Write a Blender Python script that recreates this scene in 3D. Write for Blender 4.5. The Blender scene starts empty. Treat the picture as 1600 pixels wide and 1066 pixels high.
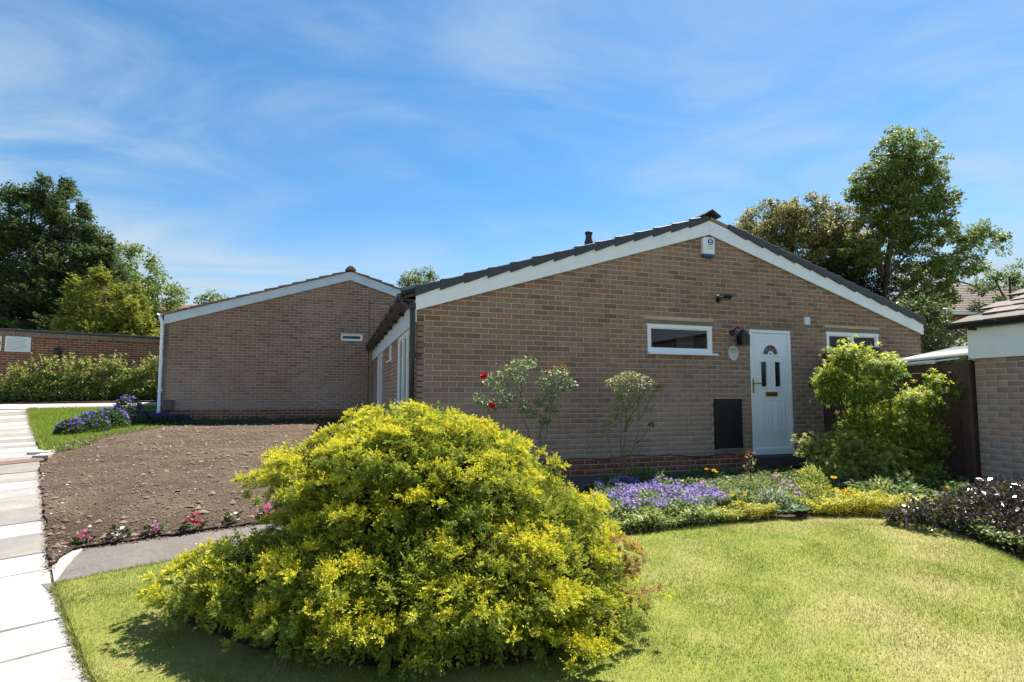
import bpy, math, random
import numpy as np
from mathutils import Vector, Matrix
from mathutils.geometry import delaunay_2d_cdt
rng = np.random.default_rng(11)
random.seed(5)
S = bpy.context.scene
COL = S.collection
R = math.radians
EYE = 1.6                                  # metres from the scene's zero to the camera

# ------------------------------------------------------------------ camera, sky, sun, exposure
cam_d = bpy.data.cameras.new('camera')
cam = bpy.data.objects.new('camera', cam_d)
COL.objects.link(cam)
cam.location = (0, 0, EYE)
cam.rotation_euler = (R(90 + 4.0), 0, R(-18.05))
cam_d.sensor_width = 36
cam_d.lens = 858 / 1600 * 36
cam_d.shift_y = 27 / 1600
cam_d.clip_start = 0.05
cam_d.clip_end = 3000
S.camera = cam

SUN = Vector((0.62, 0.40, 1.12)).normalized()
el = math.asin(SUN.z)
az = math.atan2(SUN.x, SUN.y)
world = bpy.data.worlds.new('World')
S.world = world
world.use_nodes = True
wn, wl = world.node_tree.nodes, world.node_tree.links
wn.clear()
wout = wn.new('ShaderNodeOutputWorld')
bg = wn.new('ShaderNodeBackground')
bg.inputs['Strength'].default_value = 0.10
sky = wn.new('ShaderNodeTexSky')
sky.sky_type = 'NISHITA'
sky.sun_disc = False
sky.sun_elevation = el
sky.sun_rotation = az
sky.air_density = 1.0
sky.dust_density = 0.1
sky.ozone_density = 2.5
tc = wn.new('ShaderNodeTexCoord')
sep = wn.new('ShaderNodeSeparateXYZ')
wl.new(tc.outputs['Generated'], sep.inputs[0])
# cirrus lies in a flat layer: direction divided by its height
addz = wn.new('ShaderNodeMath'); addz.operation = 'ADD'; addz.inputs[1].default_value = 0.16
mxz = wn.new('ShaderNodeMath'); mxz.operation = 'MAXIMUM'; mxz.inputs[1].default_value = 0.05
wl.new(sep.outputs['Z'], addz.inputs[0]); wl.new(addz.outputs[0], mxz.inputs[0])
dx = wn.new('ShaderNodeMath'); dx.operation = 'DIVIDE'
dy = wn.new('ShaderNodeMath'); dy.operation = 'DIVIDE'
wl.new(sep.outputs['X'], dx.inputs[0]); wl.new(mxz.outputs[0], dx.inputs[1])
wl.new(sep.outputs['Y'], dy.inputs[0]); wl.new(mxz.outputs[0], dy.inputs[1])
cmb = wn.new('ShaderNodeCombineXYZ')
wl.new(dx.outputs[0], cmb.inputs[0]); wl.new(dy.outputs[0], cmb.inputs[1])
def wnoise(scale, detail, rough, dist, rot, sx, sy, off):
    mp = wn.new('ShaderNodeMapping')
    mp.inputs['Rotation'].default_value = (0, 0, R(rot))
    mp.inputs['Scale'].default_value = (sx, sy, 1)
    mp.inputs['Location'].default_value = (off, off * .7, 0)
    wl.new(cmb.outputs[0], mp.inputs[0])
    n = wn.new('ShaderNodeTexNoise')
    n.inputs['Scale'].default_value = scale
    n.inputs['Detail'].default_value = detail
    n.inputs['Roughness'].default_value = rough
    n.inputs['Distortion'].default_value = dist
    wl.new(mp.outputs[0], n.inputs['Vector'])
    return n
na = wnoise(0.55, 3, 0.5, 0.4, 25, 1.0, 1.5, 5.3)
nb = wnoise(1.2, 8, 0.58, 1.1, 35, 0.9, 1.6, 7.7)
def wramp(src, lo, hi):
    m = wn.new('ShaderNodeMapRange')
    m.interpolation_type = 'SMOOTHSTEP'
    m.inputs['From Min'].default_value = lo
    m.inputs['From Max'].default_value = hi
    wl.new(src, m.inputs['Value'])
    return m
ra = wramp(na.outputs['Fac'], 0.22, 0.58)
rb = wramp(nb.outputs['Fac'], 0.26, 0.78)
mul = wn.new('ShaderNodeMath'); mul.operation = 'MULTIPLY'
wl.new(ra.outputs[0], mul.inputs[0]); wl.new(rb.outputs[0], mul.inputs[1])
# thicker veil towards the horizon
hz = wramp(sep.outputs['Z'], 0.55, 0.0)
hz.inputs['To Min'].default_value = 0.70
hz.inputs['To Max'].default_value = 1.35
mul2 = wn.new('ShaderNodeMath'); mul2.operation = 'MULTIPLY'
wl.new(mul.outputs[0], mul2.inputs[0]); wl.new(hz.outputs[0], mul2.inputs[1])
hz2 = wramp(sep.outputs['Z'], 0.34, 0.0)
hz2.inputs['To Min'].default_value = 0.0
hz2.inputs['To Max'].default_value = 0.68
addv = wn.new('ShaderNodeMath'); addv.operation = 'ADD'; addv.use_clamp = True
wl.new(mul2.outputs[0], addv.inputs[0]); wl.new(hz2.outputs[0], addv.inputs[1])
hsv = wn.new('ShaderNodeHueSaturation')
hsv.inputs['Hue'].default_value = .494
hsv.inputs['Saturation'].default_value = 1.28
hsv.inputs['Value'].default_value = .62
wl.new(sky.outputs[0], hsv.inputs['Color'])
cmix = wn.new('ShaderNodeMix'); cmix.data_type = 'RGBA'
cmix.inputs['B'].default_value = (2.05, 2.6, 3.1, 1)
wl.new(addv.outputs[0], cmix.inputs['Factor'])
wl.new(hsv.outputs[0], cmix.inputs['A'])
wl.new(cmix.outputs['Result'], bg.inputs['Color'])
wl.new(bg.outputs[0], wout.inputs[0])

sun_d = bpy.data.lights.new('sun', 'SUN')
sun_d.energy = 4.35
sun_d.angle = R(0.55)
sun_d.color = (1.0, 0.955, 0.88)
sun = bpy.data.objects.new('sun', sun_d)
COL.objects.link(sun)
sun.rotation_euler = SUN.to_track_quat('Z', 'Y').to_euler()
sun.location = (10, 8, 20)

S.view_settings.view_transform = 'Standard'
S.view_settings.look = 'None'
S.view_settings.exposure = 1.47
S.view_settings.gamma = 1.0
S.view_settings.use_curve_mapping = False
S.cycles.max_bounces = 8
S.cycles.transparent_max_bounces = 12
S.cycles.use_denoising = True

# ------------------------------------------------------------------ helpers: ground profile, noise
GYS = [-50, 0, 3.4, 5, 7.3, 9.75, 15.8, 18, 20, 21, 60]
GZS = [-1.6, -1.58, -1.5, -1.39, -1.18, -.98, -.67, -.38, -.2, -.18, -.15]
def sst(a, b, x):
    t = np.clip((np.asarray(x, float) - a) / (b - a), 0, 1)
    return t * t * (3 - 2 * t)
def Gz(x, y):
    g = np.interp(y, GYS, GZS)
    # round the breaks in the slope a little
    g = (g + np.interp(np.asarray(y) - .35, GYS, GZS) + np.interp(np.asarray(y) + .35, GYS, GZS)) / 3
    k = sst(0.8, 4.5, x) * sst(9, 6.5, y)
    r = np.interp(y, [-10, 2.5, 4, 7.3], [-1.45, -1.36, -1.24, -1.18])
    return g + (r - g) * k + EYE
def vn(x, y, sc, seed=0):
    x = np.asarray(x, float) * sc + seed * 17.3; y = np.asarray(y, float) * sc + seed * 9.1
    xi, yi = np.floor(x), np.floor(y); xf, yf = x - xi, y - yi
    def h(a, b):
        v = np.sin(a * 127.1 + b * 311.7 + seed * 3.3) * 43758.5453
        return v - np.floor(v)
    u, v = xf * xf * (3 - 2 * xf), yf * yf * (3 - 2 * yf)
    return (h(xi, yi) * (1 - u) + h(xi + 1, yi) * u) * (1 - v) + (h(xi, yi + 1) * (1 - u) + h(xi + 1, yi + 1) * u) * v
def fbm(x, y, sc, seed=0, o=4):
    s, a, t = 0, 1, 0
    for i in range(o):
        s = s + a * vn(x, y, sc * 2 ** i, seed + i); t += a; a *= .5
    return s / t
def nrm(v):
    return v / np.maximum(np.linalg.norm(v, axis=-1, keepdims=True), 1e-9)

# ------------------------------------------------------------------ helpers: materials
def mat(name, color=(.5, .5, .5), rough=.6, spec=.5, metal=0, src=None, noise=None, bump=None, trans=0, sheen=0):
    """src: None, 'attr' (colour attribute col) or 'obj' (object colour); noise: (scale, amount[, scale2, amount2]); bump: (scale, strength, distance)"""
    m = bpy.data.materials.new(name); m.use_nodes = True
    N, L = m.node_tree.nodes, m.node_tree.links
    b = N['Principled BSDF']; out = N['Material Output']
    b.inputs['Roughness'].default_value = rough
    b.inputs['Specular IOR Level'].default_value = spec
    b.inputs['Metallic'].default_value = metal
    if src == 'attr':
        a = N.new('ShaderNodeAttribute'); a.attribute_name = 'col'; c = a.outputs['Color']
    elif src == 'obj':
        a = N.new('ShaderNodeObjectInfo'); c = a.outputs['Color']
    else:
        a = N.new('ShaderNodeRGB'); a.outputs[0].default_value = (*color, 1); c = a.outputs[0]
    geo = N.new('ShaderNodeNewGeometry')
    if noise:
        for k in range(0, len(noise), 2):
            n = N.new('ShaderNodeTexNoise'); n.inputs['Scale'].default_value = noise[k]; n.inputs['Detail'].default_value = 6
            n.inputs['Roughness'].default_value = .65
            L.new(geo.outputs['Position'], n.inputs['Vector'])
            mr = N.new('ShaderNodeMapRange'); mr.inputs['From Min'].default_value = .3; mr.inputs['From Max'].default_value = .7
            mr.inputs['To Min'].default_value = 1 - noise[k + 1]; mr.inputs['To Max'].default_value = 1 + noise[k + 1]
            L.new(n.outputs['Fac'], mr.inputs['Value'])
            mx = N.new('ShaderNodeVectorMath'); mx.operation = 'SCALE'
            L.new(c, mx.inputs[0]); L.new(mr.outputs[0], mx.inputs['Scale'])
            c = mx.outputs[0]
    L.new(c, b.inputs['Base Color'])
    if bump:
        n = N.new('ShaderNodeTexNoise'); n.inputs['Scale'].default_value = bump[0]; n.inputs['Detail'].default_value = 5
        L.new(geo.outputs['Position'], n.inputs['Vector'])
        bp = N.new('ShaderNodeBump'); bp.inputs['Strength'].default_value = bump[1]; bp.inputs['Distance'].default_value = bump[2]
        L.new(n.outputs['Fac'], bp.inputs['Height']); L.new(bp.outputs[0], b.inputs['Normal'])
    if trans:
        t = N.new('ShaderNodeBsdfTranslucent'); L.new(c, t.inputs['Color'])
        ms = N.new('ShaderNodeMixShader'); ms.inputs[0].default_value = trans
        L.new(b.outputs[0], ms.inputs[1]); L.new(t.outputs[0], ms.inputs[2]); L.new(ms.outputs[0], out.inputs['Surface'])
    return m
def glass_mat(name, tint=(.75, .78, .8), rough=.02, see=.8):
    m = bpy.data.materials.new(name); m.use_nodes = True
    N, L = m.node_tree.nodes, m.node_tree.links
    N.remove(N['Principled BSDF'])
    tr = N.new('ShaderNodeBsdfTransparent'); tr.inputs[0].default_value = (*[t * see for t in tint], 1)
    gl = N.new('ShaderNodeBsdfGlossy'); gl.inputs['Roughness'].default_value = rough
    fr = N.new('ShaderNodeFresnel'); fr.inputs[0].default_value = 1.5
    ms = N.new('ShaderNodeMixShader')
    L.new(fr.outputs[0], ms.inputs[0]); L.new(tr.outputs[0], ms.inputs[1]); L.new(gl.outputs[0], ms.inputs[2])
    L.new(ms.outputs[0], N['Material Output'].inputs['Surface'])
    return m

M = {}
M['brick_s'] = mat('brick_stuff', src='attr', rough=.9, spec=.2, noise=(60, .16, 9, .10), bump=(220, .5, .004))
M['brick_o'] = mat('brick_piece', src='obj', rough=.9, spec=.2, noise=(60, .16, 9, .10), bump=(220, .5, .004))
M['mortar'] = mat('mortar', (.54, .39, .265), rough=.95, spec=.1, noise=(40, .12, 2.0, .12), bump=(150, .4, .004))
M['mortar_d'] = mat('mortar_dark', (.20, .15, .12), rough=.95, spec=.1, noise=(40, .15))
M['upvc'] = mat('white_upvc', (.86, .87, .88), rough=.32, spec=.45, noise=(3, .02))
M['board'] = mat('white_board', (.84, .85, .85), rough=.45, noise=(5, .05, 25, .02))
M['board_old'] = mat('weathered_white_board', (.60, .66, .70), rough=.6, noise=(4, .10, 30, .05))
M['tile_dark'] = mat('dark_grey_tile', (.050, .056, .064), rough=.55, spec=.4, noise=(30, .15), bump=(120, .25, .003))
M['tile_brown'] = mat('brown_tile', (.25, .175, .135), rough=.85, spec=.2, noise=(20, .25, 3, .15), bump=(120, .5, .004))
M['tile_o'] = mat('brown_tile_piece', src='obj', rough=.8, spec=.3, noise=(25, .22), bump=(150, .5, .004))
M['black_pl'] = mat('black_plastic', (.018, .018, .020), rough=.38, spec=.5, noise=(12, .2))
M['gutter_old'] = mat('old_brown_gutter', (.045, .035, .030), rough=.6, noise=(14, .4))
M['wood_dk'] = mat('dark_stained_wood', (.090, .052, .042), rough=.65, spec=.35, noise=(8, .25), bump=(40, .3, .003))
M['wood_raw'] = mat('raw_timber', (.32, .21, .12), rough=.8)
M['brass'] = mat('brass', (.42, .29, .10), rough=.35, metal=.9)
M['dark_metal'] = mat('black_metal', (.015, .016, .018), rough=.35, spec=.6)
M['glass'] = glass_mat('window_glass')
M['glass_dk'] = glass_mat('obscured_glass', (.45, .5, .55), .25, .8)
M['room'] = mat('dim_room', (.10, .075, .06), rough=.9)
M['room_lt'] = mat('pale_room_things', (.55, .53, .50), rough=.9)
M['curtain'] = mat('net_curtain', (.65, .66, .68), rough=.9, noise=(20, .1))
M['stone_sill'] = mat('lintel_concrete', (.235, .165, .115), rough=.9, noise=(30, .1, 5, .1))
M['sign_w'] = mat('sign_white', (.78, .79, .78), rough=.4)
M['sign_g'] = mat('sign_green', (.03, .24, .09), rough=.4)
M['ink'] = mat('grey_print', (.30, .32, .36), rough=.5)
M['blue'] = mat('blue_plastic', (.012, .045, .22), rough=.35)
M['box_white'] = mat('alarm_white', (.78, .79, .78), rough=.35)
M['ceramic'] = mat('ceramic', (.58, .56, .50), rough=.3, noise=(15, .06))
M['sheet'] = mat('green_grey_sheet', (.085, .115, .10), rough=.55, spec=.3, noise=(6, .2), trans=.12)
M['highlight'] = mat('bright_edge', (.75, .77, .78), rough=.35)
M['slab_o'] = mat('paving_slab', src='obj', rough=.85, spec=.25, noise=(5, .15, 45, .10, 1.3, .14), bump=(90, .4, .004))
M['tarmac'] = mat('old_tarmac', (.155, .135, .118), rough=.92, spec=.2, noise=(35, .22, 3, .16), bump=(160, .6, .006))
M['tarmac_d'] = mat('shade_and_step_tarmac', (.085, .082, .085), rough=.92, spec=.2, noise=(35, .22, 2, .2), bump=(160, .6, .006))
M['concrete'] = mat('pale_concrete', (.36, .35, .33), rough=.9, noise=(3, .08, 30, .06))
M['earth'] = mat('dry_earth', src='attr', rough=1, spec=.05, noise=(30, .22, 110, .28, 5, .14), bump=(55, 1.0, .03))
M['clod'] = mat('earth_clods', src='attr', rough=1, spec=.05, noise=(60, .2))
M['turf'] = mat('turf', src='attr', rough=.95, spec=.1, noise=(120, .28, 14, .10), bump=(260, .8, .012))
M['blade'] = mat('grass_blades', src='attr', rough=.6, spec=.25, trans=.35)
M['leaf'] = mat('leaves', src='attr', rough=.5, spec=.35, trans=.42)
M['leaf_gloss'] = mat('glossy_leaves', src='attr', rough=.24, spec=.8, trans=.12)
M['leaf_soft'] = mat('soft_young_leaves', src='attr', rough=.5, spec=.35, trans=.55)
M['needle'] = mat('juniper_needles', src='attr', rough=.6, spec=.2, trans=.38)
M['petal'] = mat('petals', src='attr', rough=.6, spec=.2, trans=.4)
M['bark'] = mat('bark', (.10, .075, .055), rough=.95, noise=(14, .35), bump=(50, .8, .01))
M['stem'] = mat('green_brown_stem', (.17, .14, .07), rough=.7, noise=(30, .25))
M['stem_g'] = mat('green_stem', (.10, .15, .05), rough=.7)
M['ground'] = mat('ground', (.13, .15, .06), rough=1, spec=.05, noise=(.6, .25, 12, .25), bump=(30, .5, .02))
M['wall_cream'] = mat('cream_render', (.60, .57, .50), rough=.9)
M['pot'] = mat('pot_black', (.02, .02, .022), rough=.5)
M['rust'] = mat('rusty_cover', (.16, .085, .06), rough=.8, noise=(25, .3), bump=(60, .4, .004))
M['debris'] = mat('dead_leaf_litter', (.20, .12, .07), rough=1, noise=(50, .4))

# ------------------------------------------------------------------ helpers: objects
def label(o, lab=None, cat=None, group=None, kind=None):
    if lab: o['label'] = lab
    if cat: o['category'] = cat
    if group: o['group'] = group
    if kind: o['kind'] = kind
    return o
def empty(name, loc, lab=None, cat=None, group=None, kind=None):
    o = bpy.data.objects.new(name, None); COL.objects.link(o); o.location = loc
    o.empty_display_size = .2
    return label(o, lab, cat, group, kind)
def wloc(o):
    v = Vector((0, 0, 0))
    while o is not None:
        v += o.location; o = o.parent
    return v
def link(name, me, m, parent=None, smooth=False):
    me.materials.append(m)
    o = bpy.data.objects.new(name, me); COL.objects.link(o)
    if smooth: me.shade_smooth()
    if parent is not None: o.parent = parent
    return o
def npmesh(name, V, Fc, m, parent=None, col=None, smooth=False):
    """V (n,3) world coordinates, Fc (k,3|4) indices, col (n,3) linear albedo"""
    V = np.asarray(V, np.float32).reshape(-1, 3)
    base = np.array(wloc(parent), np.float32) if parent is not None else np.zeros(3, np.float32)
    V = V - base
    Fc = np.asarray(Fc, np.int32); k, s = Fc.shape
    me = bpy.data.meshes.new(name)
    me.vertices.add(len(V)); me.vertices.foreach_set('co', V.ravel())
    me.loops.add(k * s); me.loops.foreach_set('vertex_index', Fc.ravel())
    me.polygons.add(k); me.polygons.foreach_set('loop_start', np.arange(0, k * s, s, dtype=np.int32))
    me.polygons.foreach_set('loop_total', np.full(k, s, np.int32))
    if col is not None:
        at = me.color_attributes.new('col', 'FLOAT_COLOR', 'POINT')
        c4 = np.ones((len(V), 4), np.float32); c4[:, :3] = np.clip(col, 0, 1)
        at.data.foreach_set('color', c4.ravel())
    me.update(calc_edges=True)
    return link(name, me, m, parent, smooth)
class MB:
    """collects simple solids in world coordinates, then links them as one mesh"""
    def __init__(s): s.v = []; s.f = []; s.c = []
    def add(s, vs, fs, c=None):
        b = len(s.v); s.v += [tuple(v) for v in vs]; s.f += [tuple(i + b for i in f) for f in fs]
        s.c += [c if c is not None else (1, 1, 1)] * len(vs)
        return s
    def box(s, x0, x1, y0, y1, z0, z1, c=None):
        vs = [(x, y, z) for x in (x0, x1) for y in (y0, y1) for z in (z0, z1)]
        return s.add(vs, [(0, 1, 3, 2), (4, 6, 7, 5), (0, 4, 5, 1), (2, 3, 7, 6), (0, 2, 6, 4), (1, 5, 7, 3)], c)
    def prism(s, prof, ax, a, b, c=None):
        """prof: list of 2D points in the two axes other than ax, extruded from a to b"""
        n = len(prof); vs = []
        for t in (a, b):
            for p in prof:
                q = list(p); q.insert(ax, t); vs.append(q)
        fs = [tuple(range(n))[::-1], tuple(range(n, 2 * n))] + [(i, (i + 1) % n, n + (i + 1) % n, n + i) for i in range(n)]
        return s.add(vs, fs, c)
    def tube(s, pts, rad, n=8, c=None, caps=True):
        pts = [Vector(p) for p in pts]
        if not hasattr(rad, '__len__'): rad = [rad] * len(pts)
        vs = []; up = Vector((0, 0, 1))
        for i, p in enumerate(pts):
            d = (pts[min(i + 1, len(pts) - 1)] - pts[max(i - 1, 0)]).normalized()
            a = d.cross(up)
            if a.length < .05: a = d.cross(Vector((1, 0, 0)))
            a.normalize(); b = d.cross(a)
            for k in range(n):
                t = 2 * math.pi * k / n
                vs.append(p + (a * math.cos(t) + b * math.sin(t)) * rad[i])
        fs = [(i * n + k, i * n + (k + 1) % n, (i + 1) * n + (k + 1) % n, (i + 1) * n + k) for i in range(len(pts) - 1) for k in range(n)]
        if caps: fs += [tuple(range(n))[::-1], tuple(range((len(pts) - 1) * n, len(pts) * n))]
        return s.add(vs, fs, c)
    def build(s, name, m, parent=None, smooth=False, bevel=0):
        base = wloc(parent) if parent is not None else Vector((0, 0, 0))
        me = bpy.data.meshes.new(name)
        me.from_pydata([tuple(Vector(v) - base) for v in s.v], [], s.f)
        if any(c != (1, 1, 1) for c in s.c):
            at = me.color_attributes.new('col', 'FLOAT_COLOR', 'POINT')
            at.data.foreach_set('color', np.array([(*c, 1) for c in s.c], np.float32).ravel())
        o = link(name, me, m, parent)
        import bmesh
        bm = bmesh.new(); bm.from_mesh(me); bmesh.ops.recalc_face_normals(bm, faces=bm.faces)
        if bevel: bmesh.ops.bevel(bm, geom=list(bm.edges), offset=bevel, segments=1, affect='EDGES', clamp_overlap=True)
        bm.to_mesh(me); bm.free()
        if smooth: me.shade_smooth()
        return o
def poly_sheet(name, outline, m, step, off, zn=None, colf=None, parent=None, kind='structure', skirt=0, smooth=True, jag=0):
    """a ground sheet filling an outline, following the slope of the ground"""
    P = [Vector(p) for p in outline]
    # subdivide the border
    B = []
    for i, p in enumerate(P):
        q = P[(i + 1) % len(P)]; n = max(1, int((q - p).length / (step * 1.5)))
        B += [p.lerp(q, k / n) for k in range(n)]
    if jag:
        B = [b + Vector((float(fbm(b.x, b.y, 9, 41)) - .5, float(fbm(b.x, b.y, 9, 57)) - .5)) * 2 * jag + Vector((random.uniform(-.25, .25), random.uniform(-.25, .25))) * jag for b in B]
    xs = [p.x for p in B]; ys = [p.y for p in B]
    bx = np.array(xs); by = np.array(ys)
    gx, gy = np.meshgrid(np.arange(min(xs), max(xs), step), np.arange(min(ys), max(ys), step))
    gx = gx.ravel() + rng.uniform(-.2, .2, gx.size) * step; gy = gy.ravel() + rng.uniform(-.2, .2, gy.size) * step
    ins = inside(gx, gy, bx, by)
    gx, gy = gx[ins], gy[ins]
    pts = B + [Vector((a, b)) for a, b in zip(gx, gy)]
    n = len(B)
    r = delaunay_2d_cdt(pts, [(i, (i + 1) % n) for i in range(n)], [tuple(range(n))], 1, 1e-5)
    V = np.array([(p.x, p.y) for p in r[0]]); F = np.array([f for f in r[2] if len(f) == 3], np.int32)
    z = Gz(V[:, 0], V[:, 1]) + off
    if zn is not None: z = z + zn(V[:, 0], V[:, 1])
    V3 = np.column_stack([V, z])
    a, b, c = V3[F[:, 0]], V3[F[:, 1]], V3[F[:, 2]]
    flip = np.cross(b - a, c - a)[:, 2] < 0
    F[flip] = F[flip][:, ::-1]
    col = colf(V[:, 0], V[:, 1]) if colf is not None else None
    if skirt:
        # the border folded down into the ground
        bz = Gz(bx, by) + off + (zn(bx, by) if zn is not None else 0)
        b0 = len(V3)
        V3 = np.vstack([V3, np.column_stack([bx, by, bz]), np.column_stack([bx, by, bz - skirt])])
        i = np.arange(n); j = (i + 1) % n
        F = np.vstack([F, np.column_stack([b0 + i, b0 + j, b0 + n + j]), np.column_stack([b0 + i, b0 + n + j, b0 + n + i])])
        if col is not None:
            cb = colf(bx, by) * .6
            col = np.vstack([col, cb, cb])
    o = npmesh(name, V3, F, m, parent, col, smooth)
    if kind: o['kind'] = kind
    return o
def inside(px, py, bx, by):
    c = np.zeros(px.shape, bool); n = len(bx); j = n - 1
    for i in range(n):
        if by[i] != by[j]:
            t = ((by[i] > py) != (by[j] > py)) & (px < (bx[j] - bx[i]) * (py - by[i]) / (by[j] - by[i]) + bx[i])
            c ^= t
        j = i
    return c
def smooth_line(pts, k=6):
    """Catmull-Rom through points"""
    P = [Vector(p) for p in pts]; out = []
    for i in range(len(P) - 1):
        a, b, c, d = P[max(i - 1, 0)], P[i], P[i + 1], P[min(i + 2, len(P) - 1)]
        for j in range(k):
            t = j / k
            out.append(.5 * ((2 * b) + (c - a) * t + (2 * a - 5 * b + 4 * c - d) * t * t + (3 * b - a - 3 * c + d) * t ** 3))
    return out + [P[-1]]

# ------------------------------------------------------------------ helpers: bricks
BL, BH, BM = .225, .075, .010              # brick module and joint
def palette(kind, n, u, v):
    """brick colours; u, v are along the wall and up it, for the weathering that spreads over many bricks"""
    r = rng.random(n); j = rng.normal(0, 1, n)[:, None]
    if kind == 'brown':
        P = np.array([(.235, .162, .115), (.205, .150, .115), (.175, .118, .082), (.245, .150, .100), (.225, .180, .145), (.145, .100, .072), (.255, .190, .140)])
        W = [.30, .22, .16, .09, .10, .07, .06]
    elif kind == 'red':
        P = np.array([(.215, .088, .064), (.170, .074, .058), (.245, .112, .076), (.135, .068, .056)]); W = [.4, .3, .15, .15]
    elif kind == 'wallred':
        P = np.array([(.215, .095, .062), (.170, .072, .050), (.240, .120, .080), (.130, .065, .050)]); W = [.4, .3, .18, .12]
    elif kind == 'pale':
        P = np.array([(.27, .215, .17), (.23, .20, .17), (.26, .17, .125), (.20, .185, .165), (.29, .24, .19)]); W = [.3, .25, .15, .15, .15]
    i = rng.choice(len(P), n, p=W)
    c = P[i] * (1 + .06 * j)
    c = c * .76 + (P * np.array(W)[:, None]).sum(0) / sum(W) * .24
    k = np.clip(fbm(u, v, .8, 3) * 2.4 - .9, 0, 1)[:, None]
    if kind in ('brown', 'pale'):                      # pale bloom at the wall foot, its tone lifted to offset the shade there
        lo = np.clip(fbm(u, v, .55, 9) * 2 - .35, 0, 1)[:, None] * sst(2.6, .6, v)[:, None]
        c = c * (1 - .16 * np.clip(fbm(u, v * .12, 2.4, 33) * 3 - 1.4, 0, 1) * (.4 + .6 * fbm(u, v, 1.1, 44)))[:, None]
        g = np.array([.33, .275, .235])
        c = c * (1 - .55 * lo) + g * .55 * lo
    return c * (.92 + .18 * k) * ((1.34, 1.20, 1.17) if kind in ('brown', 'pale') else (1.25, 1.15, 1.1))
def brick_wall(parent, o, ud, nd, L, z0, top, openings, kind='brown', nobj=300, plinth=None, mortar='mortar', back=.10, prefer=None, z_off=0.0):
    """A wall face in stretcher bond. o: corner (x,y); ud: along; nd: outward; top(u) -> z; openings (u0,u1,z0,z1); plinth: (z, kind)"""
    ud = np.array([*ud, 0.]); nd = np.array([*nd, 0.]); o = np.array([*o, 0.])
    full, cut = [], []
    r0 = int(math.floor(z0 / BH)); zmax = max(top(u) for u in np.linspace(0, L, 40))
    for r in range(r0, int(zmax / BH) + 1):
        za, zb = r * BH + z_off, (r + 1) * BH - BM + z_off
        x = -BL / 2 if r % 2 else 0.0
        while x < L:
            ua, ub = x, x + BL - BM; x += BL
            isfull = True
            if ua < 0: ua = 0; isfull = False
            if ub > L: ub = L; isfull = False
            if ub - ua < .02: continue
            um = (ua + ub) / 2
            if za > max(top(ua), top(ub)) + .02: continue
            segs = [(ua, ub)]
            for (a, b, c, d) in openings:
                if zb > c + .01 and za < d - .01:
                    ns = []
                    for (s, t) in segs:
                        if t <= a or s >= b: ns.append((s, t)); continue
                        isfull = False
                        if s < a - .015: ns.append((s, a))
                        if t > b + .015: ns.append((b, t))
                    segs = ns
            for (s, t) in segs:
                (full if isfull and zb <= min(top(s), top(t)) + .05 else cut).append((s, t, za, zb))
    allb = [(b, True) for b in full] + [(b, False) for b in cut]
    um = np.array([(b[0][0] + b[0][1]) / 2 for b in allb]); zm = np.array([(b[0][2] + b[0][3]) / 2 for b in allb])
    cols = palette(kind, len(allb), um, zm - z0)
    if plinth is not None:
        low = zm < plinth[0]
        cols[low] = palette(plinth[1], int(low.sum()), um[low], zm[low])
    # nearest to the camera that one can see
    pos = o + um[:, None] * ud + zm[:, None] * np.array([0, 0, 1.])
    dist = np.linalg.norm(pos - np.array([0, 0, EYE]), axis=1)
    if prefer is not None:
        dist = dist + np.array([0 if prefer(u, z) else 100 for u, z in zip(um, zm)])
    order = [i for i in np.argsort(dist) if allb[i][1]][:nobj]
    chosen = set(order)
    V, F, C = [], [], []
    D = .004
    base = np.array(wloc(parent))
    # shared full brick
    hl, hh = (BL - BM) / 2, (BH - BM) / 2
    def brick_verts(a, b, c, d, p):
        e = .0035
        pts = []
        for (uu, zz, pp) in ((a, c, -.03), (b, c, -.03), (b, d, -.03), (a, d, -.03), (a, c, p - e), (b, c, p - e), (b, d, p - e), (a, d, p - e), (a + e, c + e, p), (b - e, c + e, p), (b - e, d - e, p), (a + e, d - e, p)):
            pts.append(ud * uu + nd * pp + np.array([0, 0, zz]))
        return pts
    flip = np.cross(ud, nd)[2] > 0
    QF = [(0, 1, 5, 4), (1, 2, 6, 5), (2, 3, 7, 6), (3, 0, 4, 7), (4, 5, 9, 8), (5, 6, 10, 9), (6, 7, 11, 10), (7, 4, 8, 11), (8, 9, 10, 11)]
    if flip: QF = [f[::-1] for f in QF]
    me = bpy.data.meshes.new('brick')
    me.from_pydata([tuple(p) for p in brick_verts(-hl, hl, -hh, hh, D)], [], QF)
    me.materials.append(M['brick_o'])
    for i, (b, isf) in enumerate(allb):
        if i in chosen:
            ob = bpy.data.objects.new('brick', me); COL.objects.link(ob); ob.parent = parent
            p = o + ud * um[i] + nd * rng.normal(0, .0009) + np.array([0, 0, zm[i]]) - base
            ob.location = p; ob.color = (*cols[i], 1)
        else:
            k = len(V) * 12
            V.append(np.array(brick_verts(*b, D + rng.normal(0, .0009))) + o)
            F += [[j + k for j in f] for f in QF]
            C.append(np.repeat(cols[i][None], 12, 0))
    if V:
        s = npmesh('brickwork', np.vstack(V), F, M['brick_s'], parent, np.vstack(C))
        s['kind'] = 'stuff'
    # mortar backing with the openings left out
    us = sorted({0., L} | {u for a in openings for u in a[:2]} | set(np.linspace(0, L, 24)))
    mb = MB()
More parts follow.
